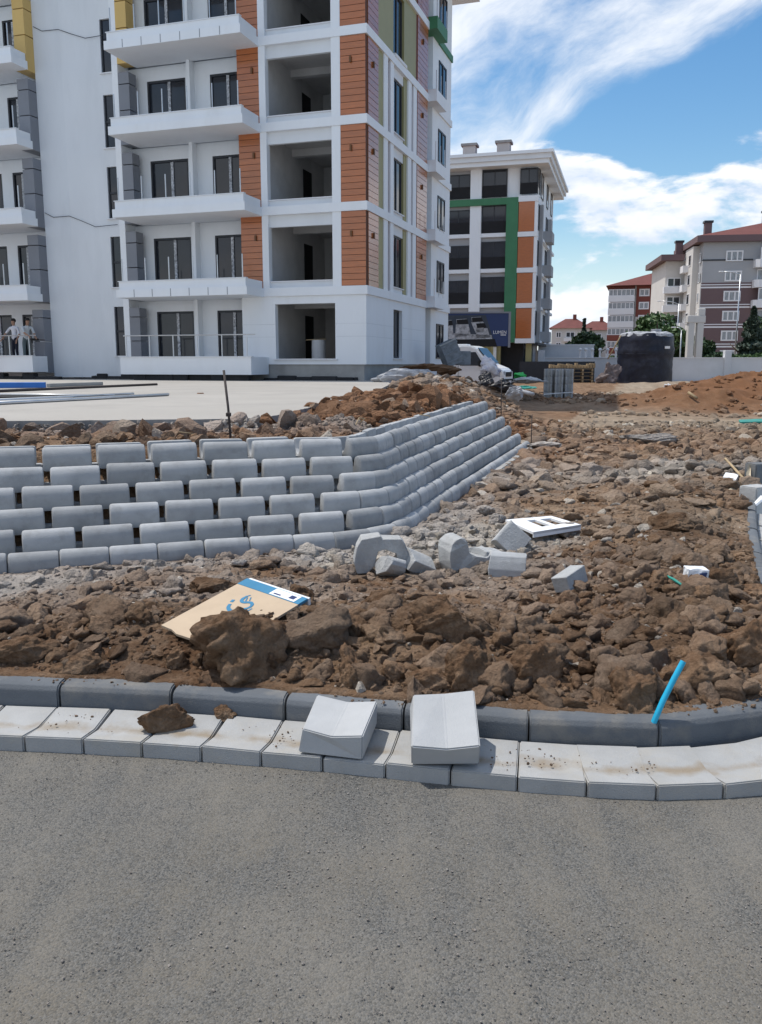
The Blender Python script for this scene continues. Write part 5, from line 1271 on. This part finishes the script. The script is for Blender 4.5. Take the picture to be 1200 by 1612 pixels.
# ------------------------------------------------------------------ second new building with green frame and orange panels
def win_front(root, x0, x1, y, z0, z1, frame='frame', pane='glass', t=.08, mull=1, rail=0., name='window'):
    """window in a wall facing -y"""
    mb = MB().box(x0, x0 + t, y - .06, y + .04, z0, z1).box(x1 - t, x1, y - .06, y + .04, z0, z1).box(x0 + t, x1 - t, y - .06, y + .04, z1 - t, z1).box(x0 + t, x1 - t, y - .06, y + .04, z0, z0 + t)
    for i in range(mull):
        c = x0 + (x1 - x0) * (i + 1) / (mull + 1); mb.box(c - t / 2, c + t / 2, y - .05, y + .04, z0 + t, z1 - t)
    f = obj(name, mb.mesh(name), M[frame], root)
    obj('pane', MB().box(x0 + t * .5, x1 - t * .5, y - .02, y + .01, z0 + t * .5, z1 - t * .5).mesh('pane'), M[pane], f)
    if rail: obj('glass_rail', MB().box(x0 + .02, x1 - .02, y - .13, y - .09, z0, z0 + rail).mesh('glass_rail'), M['dark'], f)
    return f
def win_side(root, x, y0, y1, z0, z1, sgn=1, frame='frame', pane='glass', t=.08):
    f = obj('window', MB().box(x - .05, x + .05, y0, y0 + t, z0, z1).box(x - .05, x + .05, y1 - t, y1, z0, z1).box(x - .05, x + .05, y0 + t, y1 - t, z1 - t, z1).box(x - .05, x + .05, y0 + t, y1 - t, z0, z0 + t).mesh('window'), M[frame], root)
    obj('pane', MB().box(x - .02, x + .02, y0 + t * .5, y1 - t * .5, z0 + t * .5, z1 - t * .5).mesh('pane'), M[pane], f); return f
def second_building():
    c = at(841, 535, 76); root = empty('apartment_block', (c.x, 76, 0), R(-16), 'white apartment block with green frame and orange corner panels in the middle distance', 'building')
    def p(name, mb, m_, par=None): return obj(name, mb.mesh(name), M[m_], par or root)
    zf = [3.75, 6.75, 9.72, 12.70, 15.65]; top = 18.0; DEP = 15.5
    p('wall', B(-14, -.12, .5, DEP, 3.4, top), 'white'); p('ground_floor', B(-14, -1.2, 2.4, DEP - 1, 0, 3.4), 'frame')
    for x in (-.5, -3.6, -7.4): p('ground_column', B(x - .25, x + .25, .4, .9, 0, 3.4), 'olive')
    p('ground_wall', B(-9, -3.0, .6, 1.0, 0, 3.4), 'olive')
    for z in zf:
        if z < 15: p('floor_band', B(-14, -2.68, .20, .5, z - .32, z), 'white'); p('corner_band', B(-1.66, .02, -.05, .5, z - .42, z - .02), 'white')
    p('corner_band', B(-1.66, .02, -.05, .5, 15.15, 15.62), 'white')
    for i in range(4): p('orange_panel', B(-1.62, -.28, .0, .5, zf[i] + .0, zf[i + 1] - .46), 'plank'); p('corner_trim', B(-.28, -.02, .02, .5, zf[i] - .02, zf[i + 1] - .42), 'white')
    for x0, x1 in ((-14, -11.1), (-8.85, -7.95)): p('pier', B(x0, x1, .10, .5, 3.4, top), 'white')
    for x0, x1 in ((-5.85, -4.88),): p('pier', B(x0, x1, .15, .5, 3.4, top), 'white')
    p('green_frame', B(-2.68, -1.66, -.02, .5, 3.4, 15.55).box(-14, -2.68, -.02, .2, 15.0, 15.55), 'green')
    for i in range(5):
        z0, z1 = zf[i] + .05, zf[i] + 2.3
        win_front(root, -4.84, -2.72, .42, z0, z1, rail=.95); win_front(root, -7.92, -5.88, .42, z0, z1 - .25, rail=.95); win_front(root, -11.06, -8.9, .42, z0, z1 - .25, rail=.95)
        for x0, x1 in ((-4.88, -2.68), (-7.95, -5.85), (-11.1, -8.85)): p('window_recess', B(x0, x1, .43, .5, z0, zf[i + 1] - .35 if i < 4 else top), 'greyrender')
    win_front(root, -1.6, -.1, .3, 15.8, 17.9, rail=.9)
    p('corner_glazing', B(-.14, -.08, .5, 2.2, 15.8, 17.9), 'glass')
    # side wall facing right
    for i in range(5):
        z0 = zf[i]; h = 2.1
        for k_, (y0, y1) in enumerate(((1.2, 2.1), (3.0, 5.0), (8.2, 9.6), (12.4, 13.8))): win_side(root, -.10, y0, y1, z0 + .3, z0 + .3 + h)
        if i < 4: b_ = p('side_balcony', B(-.1, .75, 5.6, 7.9, z0 - .2, z0 + .75), 'greyrender'); p('side_band', B(-.12, .12, 2.4, DEP, z0 - .35, z0 - .1), 'white')
    p('side_pier', B(-.12, .22, 2.2, 2.8, 3.4, 15.2), 'greyrender'); p('side_pier', B(-.12, .22, 10.2, 11.6, 3.4, 15.2), 'greyrender')
    p('side_soffit', B(-.3, .3, .5, DEP, 3.2, 3.4), 'frame')
    # cornice and roof
    p('cornice', B(-14.6, .85, -.85, DEP + .8, top, top + .35), 'white'); p('cornice_step', B(-14.6, 1.05, -1.05, DEP + 1.0, top + .35, top + .75), 'whiteB'); p('cornice_lip', B(-14.6, 1.25, -1.25, DEP + 1.2, top + .75, top + 1.0), 'white')
    p('roof', MB().hexa([(-14.5, -1.1, top + 1.0), (1.1, -1.1, top + 1.0), (1.1, DEP + 1, top + 1.0), (-14.5, DEP + 1, top + 1.0), (-12, 4, top + 2.2), (-3, 4, top + 2.2), (-3, DEP - 3, top + 2.2), (-12, DEP - 3, top + 2.2)]), 'roof')
    for px_, y in ((-3.2, .9), (-6.2, 1.1)):
        ch = p('chimney', B(px_ - .55, px_ + .55, y, y + .9, top + .9, top + 2.2), 'cream'); p('chimney_cap', B(px_ - .7, px_ + .7, y - .15, y + 1.05, top + 2.2, top + 2.4), 'conc', ch)
    p('base_wall', B(-1.2, 5.2, .0, .25, 0, 1.75), 'frame')
second_building()

def billboard():
    Y = 70.; a, b = at(690, 545, Y), at(803.5, 493, Y); root = empty('billboard', (b.x, Y, 0), R(-4), 'navy advertising billboard with white lettering and a grey picture', 'billboard'); w = b.x - a.x; z0, z1 = a.z, b.z
    obj('board', MB().box(-w, 0, 0, .15, z0, z1).mesh('board'), M['navy'], root); obj('frame', MB().box(-.12, .06, -.06, .2, z0 - .1, z1).mesh('frame'), M['greyclad'], root); obj('frame', MB().box(-w, .06, -.06, .2, z1, z1 + .12).mesh('frame'), M['greyclad'], root)
    S = w / 113.5; X = lambda px: (px - 803.5) * S; Zp = lambda py: z1 - (py - 493) * S
    def poly(name, pts, m_, y, par):
        return obj(name, MB().prism([(X(x), Zp(y_)) for x, y_ in pts], 'y', -y, -y + .008).mesh(name), M[m_], par)
    pic = poly('picture', [(690, 496), (765, 496), (782, 545), (690, 545)], 'bbsky', .01, root)
    for pts in ([(705, 512), (713, 511), (714, 524), (775, 527), (776, 533), (705, 534)], [(718, 510), (738, 510), (742, 528), (717, 530)], [(742, 507), (761, 506), (763, 520), (750, 524)], [(751, 516), (768, 516), (773, 531), (750, 532)]): poly('picture_house', pts, 'bbpic', .02, pic)
    for pts in ([(719, 503), (736, 502), (738, 509), (720, 510)], [(743, 500), (758, 499), (761, 505), (744, 507)], [(750, 509), (763, 508), (767, 515), (752, 516)], [(706, 504), (712, 504), (713, 511), (706, 512)]): poly('picture_roof', [(p[0] - .6, p[1] - .7) for p in pts], 'bbpic', .015, pic); poly('picture_window', pts, 'dark', .03, pic)
    poly('picture_foreground', [(690, 534), (780, 533), (784, 545), (690, 545)], 'dark', .025, pic)
    cu = bpy.data.curves.new('lettering', 'FONT'); cu.body = 'LUMEN'; cu.size = 7.2 * S; cu.space_character = 1.0; cu.extrude = .004
    tmp = bpy.data.objects.new('lettering', cu); COL.objects.link(tmp); dg = bpy.context.evaluated_depsgraph_get(); dg.update(); me = bpy.data.meshes.new_from_object(tmp.evaluated_get(dg)); bpy.data.objects.remove(tmp)
    o = obj('lettering', me, M['paper'], root, (X(777), -.02, Zp(525)), (PI / 2, 0, 0)); o.scale = (21 * S / max(v.co.x for v in me.vertices), 1, 1)
    poly('tagline', [(789, 526.2), (797.5, 526.2), (797.5, 527.4), (789, 527.4)], 'paper', .02, root)
    for x in (-w * .2, -w * .8): obj('support_leg', MB().box(x - .12, x + .12, .16, .36, 0, z0 + 1).mesh('support_leg'), M['steel'], root)
billboard()

# ------------------------------------------------------------------ older buildings behind
def mauve_building():
    Y = 130.; c = at(1101, 500, Y); root = empty('apartment_block', (c.x, Y, 0), R(-8), 'grey and mauve apartment block with white balconies at the right edge', 'building')
    def p(name, mb, m_, par=None): return obj(name, mb.mesh(name), M[m_], par or root)
    F_ = [1.2 + 2.85 * i for i in range(7)]; split = 13.3; top = 19.0
    p('wall_lower', B(0, 21, 0, 16, 0, split), 'mauve'); p('wall_upper', B(0, 21, 0, 16, split, top), 'greyrender')
    for i in range(1, 6):
        if i < 5: p('string_course', B(-.06, 7.0, -.07, 0, F_[i] - .1, F_[i] + .12), 'trim'); p('string_course', B(-.06, 7.0, -.07, 0, F_[i] + .32, F_[i] + .46), 'trim')
    p('string_course', B(-.08, 7.0, -.09, 0, F_[6] - 1.9, F_[6] - 1.7), 'frame')
    for i in range(6): win_front(root, 3.2, 5.6, -.05, F_[i] + .85, F_[i] + 2.35, 'trim', 'glassl', .2, 2)
    for i in range(6):
        b_ = p('balcony', MB().prism([(7.1, 0), (7.1, -1.2), (7.6, -1.5), (14, -1.5), (14, 0)], 'z', F_[i] - .15, F_[i] + .95), 'trim')
        if i in (5, 3): win_front(root, 7.7, 14, -1.35, F_[i] + .95, F_[i] + 2.6, 'trim', 'glassl', .12, 5)
        else: win_front(root, 7.7, 14, -.02, F_[i] + .4, F_[i] + 2.5, 'trim', 'glassl', .12, 4)
    # left flank with stepped bays
    p('side_bay', B(-.9, 0, 2.5, 8, 1.2, top - .2), 'cream'); p('rear_wing', B(-3.6, 0, 9, 22, 0, top - 1.6), 'cream')
    p('side_skin', B(-.12, -.004, .0, 2.5, .5, split), 'cream')
    for i in range(6):
        win_side(root, -.14, .7, 1.7, F_[i] + .8, F_[i] + 2.2, -1, 'trim', 'glassl'); win_side(root, -.93, 3.6, 5.2, F_[i] + .7, F_[i] + 2.3, -1, 'trim', 'glass'); 
        if i < 6: p('side_balcony', B(-1.7, -.9, 5.4, 7.9, F_[i] - .1, F_[i] + .9), 'trim'); win_front(root, -3.3, -1.2, 8.95, F_[i] + .9, F_[i] + 2.3, 'trim', 'glass', .15, 1) if i < 5 else None; p('wing_balcony', B(-3.9, -.92, 8.0, 9, F_[i] - .15, F_[i] + .85), 'trim') if i < 5 else None
    p('eave', B(-1.1, 22, -.9, 17, top, top + .9), 'mauve'); p('wing_eave', B(-4.6, -1.1, 7.6, 23, top - 1.6, top - .7), 'mauve')
    r_ = p('roof', MB().hexa([(-1.0, -.8, top + .9), (22, -.8, top + .9), (22, 17, top + .9), (-1, 17, top + .9), (13, 7.5, top + 4.2), (22, 7.5, top + 4.2), (22, 9, top + 4.2), (13, 9, top + 4.2)]), 'roof')
    for x, y, z in ((1.0, 2.2, top + .8), (-1.6, 9.5, top - 1.0), (10.0, 5.2, top + 2.6), (11.7, 5.4, top + 2.8)): ch = p('chimney', B(x - .5, x + .5, y, y + 1, z, z + 2.3), 'mauve', r_); p('chimney_cap', B(x - .65, x + .65, y - .15, y + 1.15, z + 2.3, z + 2.6), 'frame', root)
mauve_building()
def red_building():
    Y = 190.; c = at(960, 500, Y); root = empty('apartment_block', (c.x, Y, 0), R(-17), 'red-brown apartment block with pale glazed balconies and red hipped roof', 'building')
    def p(name, mb, m_, par=None): return obj(name, mb.mesh(name), M[m_], par or root)
    top = 18.0; p('wall', B(0, 13.2, 0, 12, 0, 11.5), 'cream'); p('wall_upper', B(0, 13.2, -.02, 12, 11.5, top), 'brick'); p('rear_wing', B(13.2, 17, 2, 14, 0, top - .4), 'cream')
    for i in range(6):
        z = 2.2 + i * 2.72
        p('balcony_front', B(-.4, 5.0, -1.0, 0, z - 1.15, z + .05), 'trim' if i > 2 or i == 0 else 'brick'); win_front(root, -.35, 4.95, -.9, z + .05, z + 1.45, 'trim', 'glassl', .15, 5)
        if i > 1:
            for x0, x1 in ((5.9, 8.0), (10.2, 12.3)): win_front(root, x0, x1, -.08, z - .05, z + 1.5, 'trim', 'glassl', .25, 1)
    p('corner_pilaster', B(5.0, 5.3, -.3, 0, 0, top), 'conc')
    r_ = p('roof', MB().hexa([(-1.0, -1.6, top), (14.2, -1.6, top), (14.2, 13, top), (-1, 13, top), (8.5, 5, top + 3.0), (10.5, 5, top + 3.0), (10.5, 7, top + 3.0), (8.5, 7, top + 3.0)]), 'roof')
    p('roof_wing', B(13.4, 18, 1, 15, top - .4, top + .6), 'roof', r_)
    for x in (9.0, 11.8): p('chimney', B(x, x + 1.7, 4.0, 5.2, top + 2.2, top + 3.6), 'brick', r_)
red_building()
def far_house(px, w, Y, top_y, label, rz):
    c = at(px, 540, Y); top = at(px, top_y, Y).z; root = empty('far_house', (c.x, Y, 0), rz, label, 'house', 'far white houses with red roofs')
    def p(name, mb, m_, par=None): return obj(name, mb.mesh(name), M[m_], par or root)
    p('wall', B(0, w, 0, 10, 0, top), 'cream'); r_ = p('roof', MB().hexa([(-.8, -.9, top), (w + .8, -.9, top), (w + .8, 11, top), (-.8, 11, top), (w * .35, 4, top + 2.8), (w * .65, 4, top + 2.8), (w * .65, 6, top + 2.8), (w * .35, 6, top + 2.8)]), 'roof')
    p('chimney', B(w * .55, w * .55 + 1, 3.4, 4.4, top + 1.6, top + 4.0), 'brick', r_)
    for i in range(4):
        z = top - 2.6 - i * 2.9
        if z < 0: break
        for x0, x1 in ((w * .12, w * .26), (w * .38, w * .62), (w * .74, w * .88)): win_front(root, x0, x1, -.06, z, z + 1.6, 'trim', 'glass', .2, 1)
        p('balcony', B(w * .33, w * .67, -1.2, 0, z - 1.1, z - .1), 'trim')
far_house(868, 10.5, 250, 517, 'far white house with red roof next to the orange building', R(-13))
far_house(910, 11.0, 262, 520, 'far white house with red hipped roof left of the red-brown block', R(-15))

# ------------------------------------------------------------------ trees
def tree(px, py_base, Y, h, w, m_, label, seed, conical=False, n=2600, leaf=.22, lobes=9):
    p = at(px, py_base, Y); root = empty('tree', (p.x, Y, 0), seed, label, 'tree', 'trees beyond the boundary wall')
    rg = np.random.RandomState(seed); limbs = []
    mb = MB(); mb.tube([(0, 0, 0), (.05, 0, h * .3), (0, .05, h * .75)], [.035 * h, .028 * h, .008 * h], 8)
    for i in range(6):
        a = rg.uniform(0, 6.28); z = rg.uniform(.25, .6) * h; mb.tube([(0, 0, z), (math.cos(a) * w * .3, math.sin(a) * w * .3, z + h * .12), (math.cos(a) * w * .45, math.sin(a) * w * .45, z + h * .22)], [.014 * h, .009 * h, .003 * h], 5)
    obj('trunk', mb.mesh('trunk', smooth=True), M['trunk'], root)
    if conical:
        t = rg.uniform(0, 1, n) ** 1.5; r = (1 - t) * w * .5 * (.35 + .65 * rg.uniform(0, 1, n) ** .5) * (.75 + .25 * np.sin(t * 34)); a = rg.uniform(0, 6.28, n)
        C_ = np.stack([np.cos(a) * r, np.sin(a) * r, h * (.08 + .92 * t)], -1)
    else:
        C_ = []
        for k in range(lobes):
            a = rg.uniform(0, 6.28); rr = rg.uniform(0, .33) * w; z = h * rg.uniform(.35, .82); s = np.array([w, w, h * .7]) * rg.uniform(.17, .27)
            v = rg.normal(size=(n // lobes, 3)); v /= np.linalg.norm(v, axis=1)[:, None]; v *= rg.uniform(.45, 1.05, (len(v), 1)) ** .6
            C_.append(v * s + np.array([math.cos(a) * rr, math.sin(a) * rr, z]))
        C_ = np.concatenate(C_)
    k = len(C_); Rm = rotm(rg, k); q = np.array([[-1, -.6, 0], [1, -.6, 0], [1, .6, .3], [-1, .6, -.2]]) * leaf
    V = (np.einsum('nij,vj->nvi', Rm, q) * rg.uniform(.6, 1.4, (k, 1, 1)) + C_[:, None]).reshape(-1, 3); F = np.arange(4 * k).reshape(-1, 4)
    A = np.zeros((4 * k, 4)); A[:, 3] = np.repeat(rg.uniform(0, 1, k), 4)
    obj('crown', npmesh('crown', V, F, A, False), M[m_], root)
tree(1032, 560, 96, 7.4, 7.5, 'leaf2', 'round green tree rising behind the black tank', 31, n=5200, leaf=.20, lobes=14)
tree(1062, 560, 98, 6.0, 5.5, 'leaf', 'dark tree between the black tank and the gate frame', 32, n=3600, leaf=.2, lobes=10)
tree(925, 562, 92, 5.4, 5.4, 'leaf', 'dark round bush behind the wall at the timber heap', 33, n=3000, leaf=.16, lobes=10)
tree(918, 562, 97, 6.4, 1.5, 'leaf3', 'thin dark conifer behind the round bush', 34, True, 1300, .16)
tree(1182, 562, 96, 7.6, 5.4, 'leaf3', 'tall blue-green conifer at the right edge', 35, True, 5200, .2)
tree(1205, 562, 99, 7.0, 6.0, 'leaf', 'broad dark tree cut by the right picture edge', 36, n=3600, leaf=.2, lobes=10)
tree(1130, 562, 95, 2.9, 4.4, 'leaf', 'low dark bush right of the gate frame', 37, n=2400, leaf=.16, lobes=9)
tree(1168, 563, 90, 2.6, 4.6, 'leaf2', 'low bright bush below the tall conifer', 38, n=2600, leaf=.15, lobes=9)
tree(1196, 563, 89, 2.8, 3.6, 'leaf2', 'bright bush at the right edge below the broad tree', 39, n=2200, leaf=.15, lobes=8)
tree(1107, 562, 97, 4.9, 2.4, 'leaf', 'narrow dark shrub immediately behind the gate frame', 40, n=2000, leaf=.18, lobes=7)
tree(972, 562, 93, 2.6, 3.0, 'leaf2', 'small bush between the white balusters and the tank', 42, n=1600, leaf=.15, lobes=7)
tag(obj('weeds', npmesh('weeds', *(lambda rg: ((np.repeat(np.stack([rg.uniform(29.6, 33.5, 500), rg.uniform(75.5, 77.5, 500), rg.uniform(0, .35, 500)], -1), 3, 0) + rg.uniform(-.14, .14, (1500, 3))), np.arange(1500).reshape(-1, 3)))(np.random.RandomState(3)), attr=np.random.RandomState(4).uniform(0, 1, (1500, 4)), smooth=False), M['leaf2']), 'low green weeds at the foot of the wall right of the tank', 'weeds', kind='stuff')

# small scraps further back
sheet('pale_plank', [gd(1165, 667, .06), gd(1163, 663, .06), gd(1230, 660, .06), gd(1232, 665, .06)], .04, 'plteal', 'pale green plank lying on the track at the right edge', 'plank')
crumple('white_bag', 1051, 611, 36, (.14, .12, .22), 'paper', 'small white bag standing on the far side of the mound', 131, 'bag')
bar('timber_stick', hit(1084, 618, .15), hit(1097, 627, .15), .05, 'wood', 'pale timber stick lying on the mound slope', 'stick', group='sticks on the mound')
bar('marker_stake', (WEND.x - .55, WEND.y + .1, .3), (WEND.x - .56, WEND.y + .1, 1.25), .009, 'rust', 'thin string-line stake at the far end of the block wall', 'stake', group='stakes at the wall')
bar('marker_stake', (WEND.x + .02, WEND.y + .08, -.05), (WEND.x + .02, WEND.y + .08, .62), .009, 'rust', 'short string-line stake at the foot of the far wall end', 'stake', group='stakes at the wall')
for i, (x, y, th) in enumerate(((-2.1, 8.4, .3), (-.3, 9.6, 1.1), (.4, 11.5, .2))):
    z = zat(x, y); tag(obj('dry_root', MB().tube([(x, y, z - .02), (x + .12 * math.cos(th), y + .12 * math.sin(th), z + .09), (x + .26 * math.cos(th), y + .26 * math.sin(th), z + .07), (x + .36 * math.cos(th + .5), y + .36 * math.sin(th + .5), z - .02)], [.008, .007, .006, .004], 5).mesh('dry_root', smooth=True), M['wood']), ['curved dry root among the rubble behind the left wall blocks', 'curved dry root in the clods behind the wall bend', 'curved dry root in the clods behind the side wing'][i], 'root', 'dry roots in the fill')

def rubble():
    s_ = Scatter(); rg = np.random.RandomState(17); n = 520
    X = np.concatenate([rg.normal(.55, .55, n), rg.normal(-.1, .5, n // 3)]); Y = np.concatenate([rg.normal(6.95, .38, n), rg.normal(6.55, .2, n // 3)])
    Z, dk, sw = height(X, Y); k = sw < -.06; X, Y, Z = X[k], Y[k], Z[k]; S = sizes(len(X), .010, .07, 18, 2.3)
    A_ = np.stack([np.full(len(X), .95), X * 0, rg.uniform(0, .5, len(X)), rg.uniform(.45, 1.0, len(X))], -1)
    for lev, lo, hi in ((3, .032, 1), (2, 0, .032)):
        q = (S >= lo) & (S < hi); s_.put(lev, X[q], Y[q], Z[q] + S[q] * .25, S[q], A_[q], 19 + lev, .75)
    s_.build('concrete_rubble', M['soil'], 'pale broken concrete crumbs round the broken blocks', 'rubble')
rubble()
